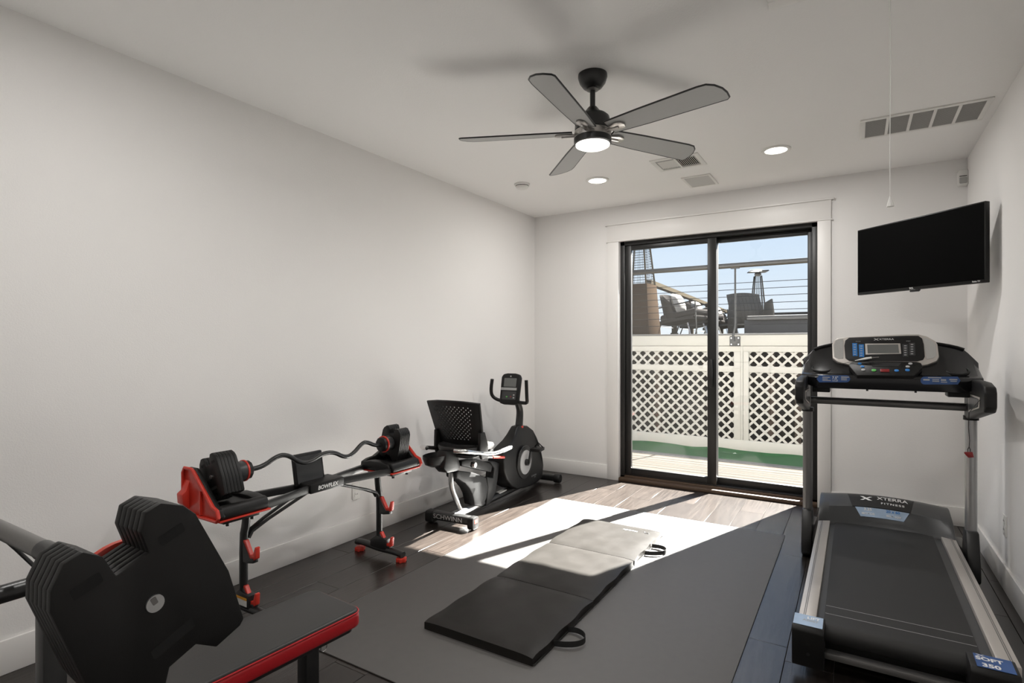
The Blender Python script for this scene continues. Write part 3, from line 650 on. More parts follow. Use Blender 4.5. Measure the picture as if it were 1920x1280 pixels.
for x0, x1, inner in ((-.222, -.106, 1), (.350, .490, -1)):
    pr = [(2.545, .045), (2.540, .19), (2.552, .207), (2.652, .213), (2.655, .12), (2.63, .045)]
    c_ = put('rear_cap', MB().prism(pr, YZ, x0, x1), BLACKP, tm, .005)
    f_ = lambda a, b, d: (a, b, .2075 + (b - 2.552) * .06 + .0008 + d)
    put('sticker', MB().prism([(x0 + .004, 2.556), (x1 - .006, 2.556), (x1 - .006, 2.645), (x0 + .004, 2.645)] if inner > 0 else [(x0 + .02, 2.556), (x1 - .012, 2.556), (x1 - .012, 2.645), (x0 + .02, 2.645)], f_, 0, .0006), STICKP if inner > 0 else STICK, c_)
    for zz in (.10, .14): put('screw_hole', MB().lathe([(.006, -.002), (.006, .004)], (x0 + (.06 if inner > 0 else .05), 2.541, zz), 'Y', 10), DARKGAP, c_)
    g_ = lambda sx, yy: (lambda a, b: (sx + a, yy + b, .2075 + (yy + b - 2.552) * .06 + .0018))
    if inner > 0:
        text('LIFT', .026, g_(x0 + .075, 2.622), WHITEI, c_, bold=.0006); text('ASSIST', .020, g_(x0 + .065, 2.600), GREYI, c_, bold=.0004)
    else:
        logo_x(lambda a, b: g_(x0 + .04, 2.636)(a, b), .014, WHITEI, c_); text('SOFT', .030, g_(x0 + .062, 2.614), WHITEI, c_, bold=.0012, sx=1.1); text('350', .032, g_(x0 + .062, 2.573), WHITEI, c_, bold=.0012, sx=1.1)
put('rear_bar', MB().box(-.15, .43, 2.60, 2.645, .07, .098), STEELG, tm, .006)
put('transport_wheel', MB().lathe([(.03, -.012), (.03, .012)], (.20, 2.66, .031), 'X', 20), BLACKM, tm)
# motor hood
def hood(X, q):
    """q 0 at the front edge, 1 at the rear bottom"""
    e = (X - .148) / .352; yf = 4.135 + .115 * max(0, 1 - e * e) ** 1.0; top = .318 + .026 * max(0, 1 - e * e * 1.1)
    prof = [(0, yf, .196), (.12, yf + .02, .222), (.30, yf * .55 + 4.36 * .45, .205 + (top - .205) * .66), (.5, 4.40, top), (.62, 4.47, top - .003), (.8, 4.56, top - .07), (1, 4.60, .07)]
    for a, b in zip(prof, prof[1:]):
        if q <= b[0]:
            t_ = (q - a[0]) / (b[0] - a[0]); return Vector((X, a[1] + (b[1] - a[1]) * t_, a[2] + (b[2] - a[2]) * t_))
    return Vector((X, prof[-1][1], prof[-1][2]))
rings = []
for X in lin(-.205, .502, 25):
    rings.append([hood(X, q) for q in (0, .06, .12, .2, .3, .4, .5, .56, .62, .7, .8, .9, 1)] + [Vector((X, 4.3, .06)), Vector((X, 4.17, .15))])
put('motor_hood', MB().loft(rings), DGREY, tm, .004)
def hp_(X, q, lift=.0025): p = hood(X, q); return (p.x, p.y - lift * .6, p.z + lift)
def patch(name, x0, x1, q0, q1, tl, tr, m, lift):
    """patch on the hood, narrower at its lower edge q0"""
    return put(name, MB().grid(lambda u, v: hp_(x0 + tl * (1 - v) + (x1 - tr * (1 - v) - x0 - tl * (1 - v)) * u, q0 + (q1 - q0) * v, lift), lin(0, 1, 12), lin(0, 1, 6), (0, .002, -.003)), m, tm)
patch('logo_panel', -.045, .325, .30, .56, .03, .03, BLACKP, .003)
patch('sticker', .0, .29, .16, .29, .03, .03, STICKP, .003)
def hoodtext(X0, q0, k): return lambda a, b: hp_(X0 + a, q0 + b * k, .0045)
text('XTERRA', .036, hoodtext(.205, .47, 2.0), WHITEI, tm, bold=.0003, sx=1.25); text('FITNESS', .022, hoodtext(.205, .385, 2.0), WHITEI, tm, bold=.0003, sx=1.35, spacing=1.25)
logo_x(hoodtext(.062, .45, 2.0), .034, WHITEI, tm)
text('3.25', .026, hoodtext(.07, .262, 2.0), WHITEI, tm, bold=.0008); text('MOTOR', .020, hoodtext(.072, .20, 2.0), WHITEI, tm, bold=.0004)
text('20 x 60', .024, hoodtext(.205, .262, 2.0), BLUE, tm, bold=.0008); text('BELT SIZE', .018, hoodtext(.208, .20, 2.0), WHITEI, tm, bold=.0004)
UY = 4.07
for ux, sg in ((-.262, -1), (.562, 1)):
    put('upright', MB().loft([[(ux + math.cos(a) * .028, UY + (math.sin(a) * .036) * (1 if z < 2 else 1), z) for a in lin(0, 2 * PI - PI / 10, 20)] for z in (.26, .94)]), ALU if sg > 0 else STEELG, tm)  # both are silver-grey; the left one's shade is put into its colour
    put('collar', MB().lathe([(.036, .925), (.036, .95)], (ux, UY, 0), 'Z', 20), BLACKP, tm)
    put('mast_cover', MB().prism([(4.02, .30), (4.12, .30), (4.16, .16), (4.62, .10), (4.66, .0), (4.02, .0), (3.955, .035), (3.955, .13)], YZ, ux - .03, ux + .03), BLACKM, tm, .010)
# handle housings
for (xi, xo) in ((-.246, -.290), (.535, .584)):
    hh = put('handle_housing', MB().prism([(4.10, .925), (4.10, 1.12), (3.95, 1.165), (3.62, 1.165), (3.525, 1.148), (3.505, 1.12), (3.505, 1.045), (3.53, 1.02), (3.90, .955)], YZ, min(xi, xo), max(xi, xo)), BLACKP, tm, .010, 3)
    fx = lambda a, b, d: (xi + (d if xo < xi else -d), a, b)
    qs = [onX(px, py, .535) for px, py in ((1817, 738), (1838, 745), (1837, 765), (1817, 772))]; qc = sum(qs, Vector()) / 4
    put('inlay', MB().prism([(q.y, q.z) for q in qs], fx, .0, .003), SILVER, hh, .001)
    put('inlay_centre', MB().prism([(qc.y + (q.y - qc.y) * .84, qc.z + (q.z - qc.z) * .78) for q in qs], fx, .003, .0045), DGREY, hh)
put('crossbar', MB().tube([(-.24, 4.05, 1.0), (.545, 4.05, .998)], .0225, 16), STEELG, tm)
# console tray
def tray_ring(X):
    e = max(-1, min(1, (X - .152) / .44)); s = abs(e)
    zt = 1.375 - .075 * s ** 3 - (.05 * max(0, (s - .85) / .15)); k = max(0, (s - .8) / .2); fy = 3.845 + .05 * k
    zb = 1.092 + .03 * k
    return [Vector((X, y, z)) for y, z in ((fy, zb), (fy - .006, 1.155 + .0 * k), (fy + .004, 1.172), (3.90 + .03 * k, 1.18), (4.03, zt - .035), (4.045, zt), (4.075, zt), (4.10, zt - .03), (4.11, 1.12), (4.0, zb))]
put('console_tray', MB().loft([tray_ring(X) for X in (-.285, -.275, -.255, -.23, -.2, -.12, 0, .1, .2, .3, .4, .48, .52, .545, .57, .582, .592)]), BLACKG, tm, .004)
put('tray_rim', MB().tube([tray_ring(X)[5] + Vector((0, -.004, .0)) for X in lin(-.225, .528, 25)], .0075, 8), BLACKP, tm)
for cx in (-.175, .485):
    put('cup_holder', MB().tube([(cx + .052 * math.cos(a), 3.94 + .035 * math.sin(a), 1.208 + .02 * math.sin(a)) for a in lin(0, 2 * PI - PI / 12, 24)], .006, 8, closed=True), BLACKP, tm)
    put('under_box', MB().box(cx - .05, cx + .045, 3.87, 3.99, 1.065, 1.1), BLACKP, tm, .004)
for bx in (.06, .29): put('bolt', MB().lathe([(.006, 1.083), (.006, 1.095)], (bx, 3.86, 0), 'Z', 10), BLACKM, tm)
SY = 3.8375
def apron_sticker(pxs, flip):
    pts = [onY(x, y, SY) for x, y in pxs]
    o = put('sticker', MB().prism([(p.x, p.z) for p in pts], XZ, SY, SY + .003), STICK, tm); return pts
def cap(x0, x1, yt, yb, left):
    ym = (yt + yb) / 2; r = (yb - yt) / 2
    if left: return [(x0, ym), (x0 + 5, yt), (x1 - r, yt)] + [(x1 - r + r * math.sin(a), ym - r * math.cos(a)) for a in lin(.4, PI - .4, 6)] + [(x1 - r, yb), (x0 + 5, yb)]
    return [(x1, ym), (x1 - 5, yb), (x0 + r, yb)] + [(x0 + r - r * math.sin(a), ym + r * math.cos(a)) for a in lin(.4, PI - .4, 6)] + [(x0 + r, yt), (x1 - 5, yt)]
apron_sticker(cap(1531, 1594, 703.5, 716.5, True), 0); apron_sticker(cap(1726, 1801, 706, 720.5, False), 1)
p1 = onY(1566, 710, SY); text('7.5"', .020, lambda a, b: (p1.x + a, SY - .001, p1.z + .006 + b), WHITEI, tm, bold=.0004); text('LCD', .015, lambda a, b: (p1.x + a, SY - .001, p1.z - .010 + b), WHITEI, tm)
for x0, x1, y0, y1 in ((1542, 1556, 706.5, 707.8), (1542, 1552, 709.5, 710.8), (1542, 1558, 712.5, 713.4), (1577, 1592, 706, 707.4), (1577, 1588, 708.8, 709.8), (1577, 1588, 711.4, 712.4), (1731, 1743, 710.5, 713), (1748, 1761, 711, 712.2), (1748, 1761, 714, 715.2), (1764, 1774, 711, 713.5), (1764, 1776, 715.5, 716.6), (1780, 1795, 710.5, 712.3), (1782, 1794, 714, 715.2), (1740, 1765, 707.3, 708.3)):
    a_, b_2 = onY(x0, y1, SY), onY(x1, y0, SY); put('print_line', MB().box(a_.x, b_2.x, SY - .0008, SY, a_.z, b_2.z), GREYB, tm)
# console display: tilted plane
CP = Vector((.147, 3.925, 1.225)); CV = Vector((0, .42, .9075)); CN = Vector((0, -.9075, .42))
def cpt(px, py, lift=0): q = onplane(px, py, CP + CN * lift, CN); return ((q - CP).x, (q - CP).dot(CV))
cfn = lambda a, b, d: CP + Vector((1, 0, 0)) * a + CV * b + CN * d
def cpoly(pts, lift=0): return [cpt(x, y, lift) for x, y in pts]
con = put('console', MB().prism(cpoly([(1560, 645), (1563, 638), (1570, 633.5), (1590, 631), (1700, 626), (1722, 626), (1738, 630), (1754, 639), (1758, 645), (1761, 668), (1757, 676), (1740, 683), (1722, 686), (1600, 686), (1570, 678), (1561, 671)]), cfn, -.045, .0), SILVER, tm, .006)
put('face_panel', MB().prism(cpoly([(1583, 648), (1585, 638), (1592, 632.5), (1700, 629), (1722, 629), (1729, 634), (1732, 645), (1734, 668), (1731, 674), (1720, 677), (1592, 676), (1585, 671)], .004), cfn, -.003, .004), BLACKP, con, .002)
for pts in ([(1563, 647), (1567, 638), (1574, 635), (1581, 635), (1581, 672), (1572, 673), (1564, 669)], [(1731, 633), (1739, 634), (1750, 641), (1754, 648), (1756, 665), (1750, 671), (1738, 673), (1736, 668)]):
    put('speaker_grille', MB().prism(cpoly(pts, .002), cfn, .0, .002), GRILLE, con)
sf = put('screen_frame', MB().prism(cpoly([(1622, 644), (1688, 643.5), (1690, 663), (1623, 664.5)], .006), cfn, .004, .0065), SILVER, con, .001)
put('screen', MB().prism(cpoly([(1626, 646), (1684, 645.5), (1686, 661.5), (1627, 662.5)], .007), cfn, .0065, .0075), LCD, sf)
for (x0, y0, x1, y1, m) in ((1598, 643, 1607.5, 667, BLUE), (1610, 645.5, 1620, 669, BLUE), (1692, 645, 1703, 668, DGREY), (1704, 642.5, 1716, 666, DGREY)):
    sk = put('key_strip', MB().prism(cpoly([(x0, y0), (x1 - .5, y0), (x1 + .5, y1), (x0 + 1, y1)], .006), cfn, .004, .006), m, con)
    for k in range(5):
        q = cpt((x0 + x1) / 2, y0 + 3 + (y1 - y0 - 6) * k / 4, .007); put('key', MB().prism(rrect(.012, .005, .001, 2, *q), cfn, .006, .007), GREYB, sk)
q = cpt(1643, 636, .005); logo_x(lambda a, b: cfn(q[0] + a, q[1] + b, .006), .014, WHITEI, con)
q2 = cpt(1662, 636, .005); text('XTERRA', .016, lambda a, b: cfn(q2[0] + a, q2[1] + b, .006), WHITEI, con, sx=1.25)
q3 = cpt(1609, 640, .005); text('INCLINE', .007, lambda a, b: cfn(q3[0] + a, q3[1] + b, .006), GREYI, con); q4 = cpt(1703, 639.5, .005); text('SPEED', .008, lambda a, b: cfn(q4[0] + a, q4[1] + b, .006), GREYI, con)
# lower control panel
KP = Vector((.147, 3.835, 1.168)); KV = Vector((0, .82, .572)); KN = Vector((0, -.572, .82))
def kpt(px, py): q = onplane(px, py, KP + KN * .012, KN); return ((q - KP).x, (q - KP).dot(KV))
kfn = lambda a, b, d: KP + Vector((1, 0, 0)) * a + KV * b + KN * d
kp = put('control_panel', MB().prism([kpt(*q) for q in ((1607, 703), (1714, 704), (1730, 687), (1727, 680), (1712, 676), (1605, 675), (1595, 679), (1591, 684))], kfn, -.02, .012), BLACKP, tm, .003)
put('reading_ledge', MB().prism([kpt(*q) for q in ((1636, 687), (1684, 687), (1691, 680), (1629, 680))], kfn, .012, .0135), DARKGAP, kp)
for px, py, w, h, m in ((1638.5, 694.5, .024, .022, GREENB), (1659, 695, .044, .026, REDB), (1681, 695, .022, .022, BLUE), (1701.5, 694, .022, .022, BLUE), (1612, 682, .020, .018, BLUE), (1617, 687.5, .020, .018, BLUE), (1618.5, 693.5, .020, .02, GREYB), (1707, 682, .020, .018, GREYB), (1702, 687.5, .020, .018, GREYB)):
    q = kpt(px, py); put('button', MB().prism(rrect(w, h, min(w, h) * .48 if m is not REDB else .003, 5, *q), kfn, .012, .016), m, kp, .001)
# audio plug resting on the console, its thin lead, the safety key
q = [cfn(*cpt(x, y, .02), .02) for x, y in ((1603, 676), (1624, 672), (1634, 670.5), (1648, 669.5))]
pg = thing('audio_plug', 'white audio plug with metal tip resting on the treadmill console', 'plug', tuple(q[1]))
put('grip', MB().tube([q[0], q[0] * .4 + q[1] * .6, q[1], q[2]], [.002, .0055, .007, .0065], 10), WHITEP, pg); put('tip', MB().tube([q[2], q[3]], [.003, .0022], 8), CHROME, pg)
put('lead', MB().tube([q[0], cfn(*cpt(1595, 678, .012), .014), cfn(*cpt(1580, 682, .012), .012), cfn(*cpt(1578, 688), .004)], .0014, 6), BLACKP, pg)
sk = onX(1816, 730, .545)
k0 = [onX(1837, 750, .529)] + [onY(x, y, 3.80) for x, y in ((1817, 773), (1816, 800), (1818, 826), (1817, 838))]
kk = thing('safety_key', 'red treadmill safety key hanging on a thin black cord', 'safety key', tuple(k0[-1]))
put('cord', MB().tube(k0, .0017, 6), BLACKP, kk)
a = k0[-1]; put('loop', MB().tube([a, a + Vector((-.006, 0, -.012)), a + Vector((-.005, 0, -.026)), a + Vector((.004, 0, -.026)), a + Vector((.005, 0, -.012)), a], .002, 6), BLACKP, kk)
put('clip', MB().prism([(-.010, -.026), (.014, -.024), (.020, -.052), (-.004, -.056), (-.020, -.036), (-.021, -.028)], lambda p, r, d: (a.x + p, a.y + d, a.z + r), -.006, .006), REDB, kk, .002)

# ================================================================== RECUMBENT BIKE (local frame: +y forward, x to its right)
bang = math.atan2(.061, .998); BO = Vector((-2.56, 3.27, 0))
bk = thing('recumbent_bike', 'black recumbent exercise bike with perforated backrest by the left wall', 'exercise bike', tuple(BO), bang)
bfw = Vector((-math.sin(bang), math.cos(bang), 0)); brt = Vector((math.cos(bang), math.sin(bang), 0))
def bp2(px, py, off):
    """pixel -> (s, z) on the bike's vertical plane at x = off"""
    q = onplane(px, py, BO + brt * off, brt); return ((q - BO).dot(bfw), q.z)
sz = lambda s, z, d: (d, s, z)
B = lambda name, mb, m, bevel=0, par=None, seg=2: put(name, mb, m, par or bk, bevel, seg, world=False)
rs = B('rear_stabiliser', MB().prism(rrect(.075, .062, .02, 4, .03, .062), sz, -.215, .185), BLACKM, .004)
for s_, d0, d1_ in ((-1, -.225, -.16), (1, .155, .205)): B('end_cap', MB().prism(rrect(.088, .088, .022, 4, .03, .050), sz, d0, d1_), BLACKP, .006, rs)
B('level_mark', MB().box(.2052, .2062, .01, .05, .05, .075), RED, 0, rs)
text('SCHWINN', .048, lambda a, b: (-.02 + a, -.0085, .063 + b), GREYB, rs, world=False, sx=1.15, bold=.0004)
B('rear_post', MB().tube([(0, *bp2(x, y, 0)) for x, y in ((846, 886), (845, 905), (850.5, 926), (858.5, 945), (866, 962))], .019, 14, smooth=2), ALU)
B('floor_tube', MB().tube([(0, .03, .075), (0, .30, .07), (0, .42, .065)], .028, 14), ALU)
B('main_tube', MB().tube([(0, .42, .065), (0, 1.1, .062), (0, 1.58, .06)], .030, 14), BLACKM)
B('tube_label', MB().box(-.012, .028, .70, .82, .085, .094), LABELW)
mo = .05
q_ = lambda pts, off: [bp2(x, y, off) for x, y in pts]
B('seat_post_shroud', MB().prism(q_(((856, 886), (861, 882), (876, 884), (888, 886), (902, 890), (912, 895), (916, 913), (913, 933), (906, 950), (890, 947), (889, 939), (886, 926), (881, 916), (873, 906), (857, 896)), mo), sz, -mo, mo), BIKEG, .010)
B('rail_bracket', MB().prism(q_(((919, 866), (927, 865), (937, 868), (933, 900), (929, 924), (921, 942), (912, 948), (915.6, 913), (913, 894), (925, 896), (927, 877)), mo * .8), sz, -mo * .8, mo * .8), BIKEG, .006)
B('seat_rail', MB().prism(q_(((866, 864), (893, 860), (924, 870), (921, 885), (866, 873)), .03), sz, -.03, .03), BIKEG, .005)
B('seat_carriage', MB().prism(q_(((838.6, 845), (858.5, 845), (864, 876), (858.5, 883), (840, 887), (833, 879)), .045), sz, -.045, .045), BLACKP, .012)
# seat pad
mb = MB(); rings = []
for f, z in ((.86, .535), (.97, .548), (1.0, .565), (.97, .582), (.8, .592), (.4, .588)):
    rings.append([(math.copysign(abs(math.cos(a)) ** .7, math.cos(a)) * .205 * f, .215 + math.copysign(abs(math.sin(a)) ** .7, math.sin(a)) * .19 * f, z + .012 * math.cos(a) ** 2) for a in lin(0, 2 * PI - PI / 16, 32)])
sp_ = B('seat', mb.loft(rings), VINYL)
for k in range(9): B('seat_rib', MB().tube([(-.15 + .0 * k, .09 + k * .03, .598), (0, .09 + k * .03, .590), (.15, .09 + k * .03, .598)], .004, 6), BLACKP, 0, sp_)
B('seat_pan', MB().prism(rrect(.34, .36, .05, 5, 0, .2), lambda a, b, d: (a, b, d), .515, .535), BLACKM, .006)
# perforated backrest
def bkp(u, v):
    w = .195 + .035 * v; return Vector((u * w - .01, .145 - .115 * v - .055 * (1 - u * u) * (.6 + .4 * v) + .02, .585 + .345 * v - .012 * u * u * v))
nu, nv = 26, 22; mb = MB()
for i in range(nu):
    for j in range(nv):
        u0, u1, v0, v1 = -1 + 2 * i / nu, -1 + 2 * (i + 1) / nu, j / nv, (j + 1) / nv
        uc, vc = (u0 + u1) / 2, (v0 + v1) / 2
        hole = (i + j) % 2 == 0 and abs(uc) < .80 - .25 * (1 - vc) and .14 < vc < .93
        for back in (0, 1):
            off = Vector((0, -.012 * back, 0)); c4 = [bkp(u, v) + off for u, v in ((u0, v0), (u1, v0), (u1, v1), (u0, v1))]
            if not hole: mb.add(c4 if not back else c4[::-1], [[0, 1, 2, 3]])
            else:
                h = .30; i4 = [bkp(uc + (u1 - u0) * a, vc + (v1 - v0) * b) + off for a, b in ((-h, -h), (h, -h), (h, h), (-h, h))]
                o = mb.add(c4 + i4, [[0, 1, 5, 4], [1, 2, 6, 5], [2, 3, 7, 6], [3, 0, 4, 7]])
            if hole and not back:
                j4 = [p - Vector((0, .012, 0)) for p in i4]; mb.add(i4 + j4, [[0, 1, 5, 4], [1, 2, 6, 5], [2, 3, 7, 6], [3, 0, 4, 7]])
bs = B('backrest', mb, BLACKP)
B('backrest_rim', MB().tube([bkp(-1, 0), bkp(-1, .5), bkp(-1, 1), bkp(-.5, 1.0), bkp(0, 1), bkp(.5, 1), bkp(1, 1), bkp(1, .5), bkp(1, 0), bkp(.4, 0), bkp(-.4, 0)], .012, 8, closed=True), BLACKP, 0, bs)
for s_ in (-1, 1):
    B('backrest_bracket', MB().prism([(.20, .50), (.11, .50), (.08, .56), (.085, .70), (.15, .70), (.195, .60)], sz, s_ * .20 - .012, s_ * .20 + .012), BLACKP, .006)
    hp2 = [bp2(x, y, .20) for x, y in ((872, 846), (900, 849), (922, 851), (936, 847.5), (958, 838.5))]
    B('side_handle', MB().tube([(s_ * .12, hp2[0][0] - .02, hp2[0][1])] + [(s_ * .20, *q) for q in hp2], .0165, 12, smooth=2), CHROME)
    B('handle_sensor', MB().tube([(s_ * .20, hp2[3][0] * .8 + hp2[4][0] * .2, hp2[3][1] * .8 + hp2[4][1] * .2), (s_ * .20, hp2[3][0] * .1 + hp2[4][0] * .9, hp2[3][1] * .1 + hp2[4][1] * .9)], .0178, 12), ALU)
lv = [bp2(x, y, .12) for x, y in ((880, 857), (890, 857), (924, 857), (945, 857))]
B('adjust_lever', MB().tube([(.05, *lv[0])] + [(.12, *q) for q in lv[1:3]], .007, 8), BLACKM)
B('lever_grip', MB().tube([(.12, *lv[2]), (.12, *lv[3])], .011, 10), RED)
B('adjust_knob', MB().lathe([(.022, .05), (.026, .07), (.02, .085)], (.03, .17, .44), 'X', 14), CHROME)
mb = MB(); rings = []
for f, z in ((.5, .47), (.85, .49), (1.0, .53), (1.0, .552), (.9, .545), (.75, .51)): rings.append([(-.05 + math.cos(a) * .085 * f, -.10 + math.sin(a) * .13 * f, z) for a in lin(0, 2 * PI - PI / 12, 24)])
B('bottle_tray', mb.loft(rings), BLACKP)
B('tray_bracket', MB().box(-.08, -.02, .0, .10, .50, .52), BLACKM, .004)
# front shroud
so = .085
fo = [bp2(x, y, so if y > 845 else .038 + (so - .038) * (y - 797) / 48) for x, y in ((970, 806), (972, 799), (978, 797), (990, 798), (1000, 806), (1007, 820), (1013, 837), (1018, 858), (1019.5, 872), (1018, 889), (1012, 901), (1000, 909), (985, 914.5), (970, 917), (960, 912), (951, 900), (946.5, 884), (945.5, 866), (948, 851), (956, 838), (964, 826), (968, 815))]
fo = [(s_, z_) for s_, z_ in fo]
tap = lambda z: 1.0 if z < .36 else max(.42, 1 - (z - .36) / .25 * .58)
fs = B('flywheel_shroud', MB().prism(fo, lambda s_, z_, d: (d * tap(z_), s_, z_), -so, so), BLACKP, .014, None, 3)
hs, hz = bp2(984.5, 866, so)
def disc(r0, r1, d0, d1): return MB().lathe([(r0, d0), (r1, d1)], (so, hs, hz), 'X', 40)
B('crank_recess', disc(.150, .146, .0, .004), BLACKM, 0, fs)
B('crank_disc', disc(.108, .108, .004, .010), GREYB, 0, fs)
B('crank_hub', disc(.030, .028, .010, .035), BLACKM, 0, fs)
ca = (hs + .045, hz + .115)
cr = B('crank_arm', MB().prism([(hs - .012, hz - .012), (hs + .014, hz - .006), (ca[0] + .012, ca[1]), (ca[0] - .012, ca[1] + .006)], sz, so + .03, so + .048), BLACKM, .004)
B('pedal', MB().prism([(ca[0] - .05, ca[1] + .012), (ca[0] + .05, ca[1] + .020), (ca[0] + .05, ca[1] - .006), (ca[0] - .05, ca[1] - .014)], sz, so + .055, so + .15).tube([(so + .06, ca[0] + .03, ca[1] + .015), (so + .10, ca[0] + .02, ca[1] + .06), (so + .145, ca[0] + .03, ca[1] + .018)], .006, 6), BLACKP, .004, cr)
B('crank_arm', MB().prism([(hs - .012, hz + .012), (hs + .014, hz + .006), (hs - .035, hz - .115), (hs - .055, hz - .108)], sz, -so - .05, -so - .03), BLACKM, .004)
ls, lz = bp2(1001, 892, so + .002); text('SCHWINN', .022, lambda a, b: (so + .0025, ls + a, lz + .006 + b), GREYB, fs, world=False, shear=.2); text('230', .018, lambda a, b: (so + .0025, ls + .02 + a, lz - .012 + b), GREYB, fs, world=False, shear=.2)
B('front_stabiliser', MB().tube([(-.21, 1.58, .050), (.17, 1.58, .050)], .034, 14), BLACKM)
for s_ in (-1, 1): B('end_cap', MB().lathe([(.043, -.03), (.045, .02), (.038, .03)], (s_ * .19 - .01, 1.58, .047), 'X', 18), BLACKP)
ms = [bp2(x, y, 0) for x, y in ((981, 802), (982, 787), (982, 774), (977, 764), (969, 757))]
ms0 = ms[0][0]; mz = [z for s, z in ms]
mast = [(0, 1.10, .58), (0, 1.115, .66), (0, 1.125, .74), (0, 1.10, .80), (0, 1.04, .86), (0, 1.0, .90)]
B('mast', MB().tube(mast, [.036, .034, .032, .031, .030, .028], 14, smooth=2), BLACKM)
B('mast_ring', MB().lathe([(.042, .595), (.042, .612)], (0, 1.103, 0), 'Z', 20), RED)
# console, facing the rider
cs = [bp2(x, y, 0) for x, y in ((957, 698), (957, 757))]
KO = Vector((-.02, .96, .955)); kv = Vector((0, .22, .975)); kn = Vector((0, -.975, .22))
cf2 = lambda a, b, d: KO + Vector((1, 0, 0)) * a + kv * b + kn * d
c0 = B('console', MB().prism([(-.094, -.126), (-.05, -.137), (.05, -.137), (.094, -.126), (.098, .11), (.082, .138), (.04, .147), (-.04, .147), (-.082, .138), (-.098, .11)], cf2, -.045, .0), BLACKP, .012)
B('screen', MB().prism(rrect(.125, .078, .004, 3, 0, .062), cf2, .0, .002), LCD, 0, c0)
B('silver_bar', MB().prism(rrect(.16, .024, .003, 3, -.004, .002), cf2, .0, .012), ALU, .002, c0)
B('button_panel', MB().prism(rrect(.14, .075, .006, 3, 0, -.055), cf2, .0, .002), DGREY, 0, c0)
for a, b, m in ((-.02, -.068, GREENB), (.02, -.066, REDB), (.05, -.05, GREYB), (.05, -.075, GREYB), (-.052, -.05, DGREY), (-.052, -.075, DGREY)): B('button', MB().prism(rrect(.014, .012, .005, 4, a, b), cf2, .002, .005), m, 0, c0)
B('emblem', MB().prism(rrect(.014, .014, .007, 5, .0, .118), cf2, .0, .002), GREYB, 0, c0)
B('handlebar', MB().tube([(-.06, .97, .845), (-.13, .94, .855), (-.18, .92, .89), (-.185, .91, .95), (-.165, .90, 1.045)], .0155, 12, smooth=2), BLACKP)
B('handlebar', MB().tube([(.04, .97, .842), (.15, .94, .840), (.175, .925, .85), (.178, .91, .90), (.178, .90, 1.045)], .0155, 12, smooth=1), BLACKP)

# ================================================================== WEIGHT PLATES (shared by both barbells)
PLO = [(-.078, -.104), (-.070, -.1085), (-.035, -.1085), (-.017, -.084), (.017, -.084), (.035, -.1085), (.070, -.1085), (.078, -.104), (.0865, -.03), (.0805, .066), (.072, .085), (.052, .1035), (.033, .1035), (.0205, .086), (.0185, .058),
       (-.0185, .058), (-.0205, .086), (-.033, .1035), (-.052, .1035), (-.072, .085), (-.0805, .066), (-.0865, -.03)]
def weight_stack(par, fn, d_out, d_in, nplates=6):
    """plates from the outer face inwards; fn(a, b, d) -> world, a across, b up, d along the bar"""
    st = (d_in - d_out) / nplates
    for k in range(nplates):
        sc = 1.0 if k else 1.0
        p = put('weight_plate', MB().prism([(a * sc, b * sc) for a, b in PLO], fn, d_out + k * st, d_out + (k + 1) * st - abs(st) * .06 * (1 if st > 0 else -1)), BLACKP, par, .0016)
        if k == 0:
            eps = -.0012 if st > 0 else .0012
            for (a, b) in ((-.045, .068), (.047, .062), (.0, -.055)):
                w = .030 if b > 0 else .052
                put('slot', MB().prism(rrect(w, .013, .002, 2, a, b), fn, d_out + eps * .4, d_out + eps * -1), DARKGAP, p)  # flat pad; the shade of a recess is put into its colour
            put('end_bolt', MB().prism(rrect(.020, .020, .0098, 6), fn, d_out + eps * 2.0, d_out), ALU, p)
            put('bolt_slot', MB().prism(rrect(.006, .009, .001, 2, 0, .004), fn, d_out + eps * 2.6, d_out + eps), STEELG, p)
def dial(par, c, ax, d0, d1, red):
    """dial drum along the bar, red ring, knurled collar"""
    L_ = d1 - d0
    put('dial_drum', MB().lathe([(.044, d0), (.048, d0 + L_ * .1), (.050, d0 + L_ * .6), (.046, d0 + L_ * .62)], c, ax, 28), DGREY, par)
    put('red_ring', MB().lathe([(.048, d0 + L_ * .58), (.0535, d0 + L_ * .60), (.0535, d0 + L_ * .68), (.048, d0 + L_ * .70)], c, ax, 32), RED, par)
    put('dial_collar', MB().lathe([(.048, d0 + L_ * .69), (.047, d0 + L_ * .9), (.034, d1)], c, ax, 10), BLACKP, par)

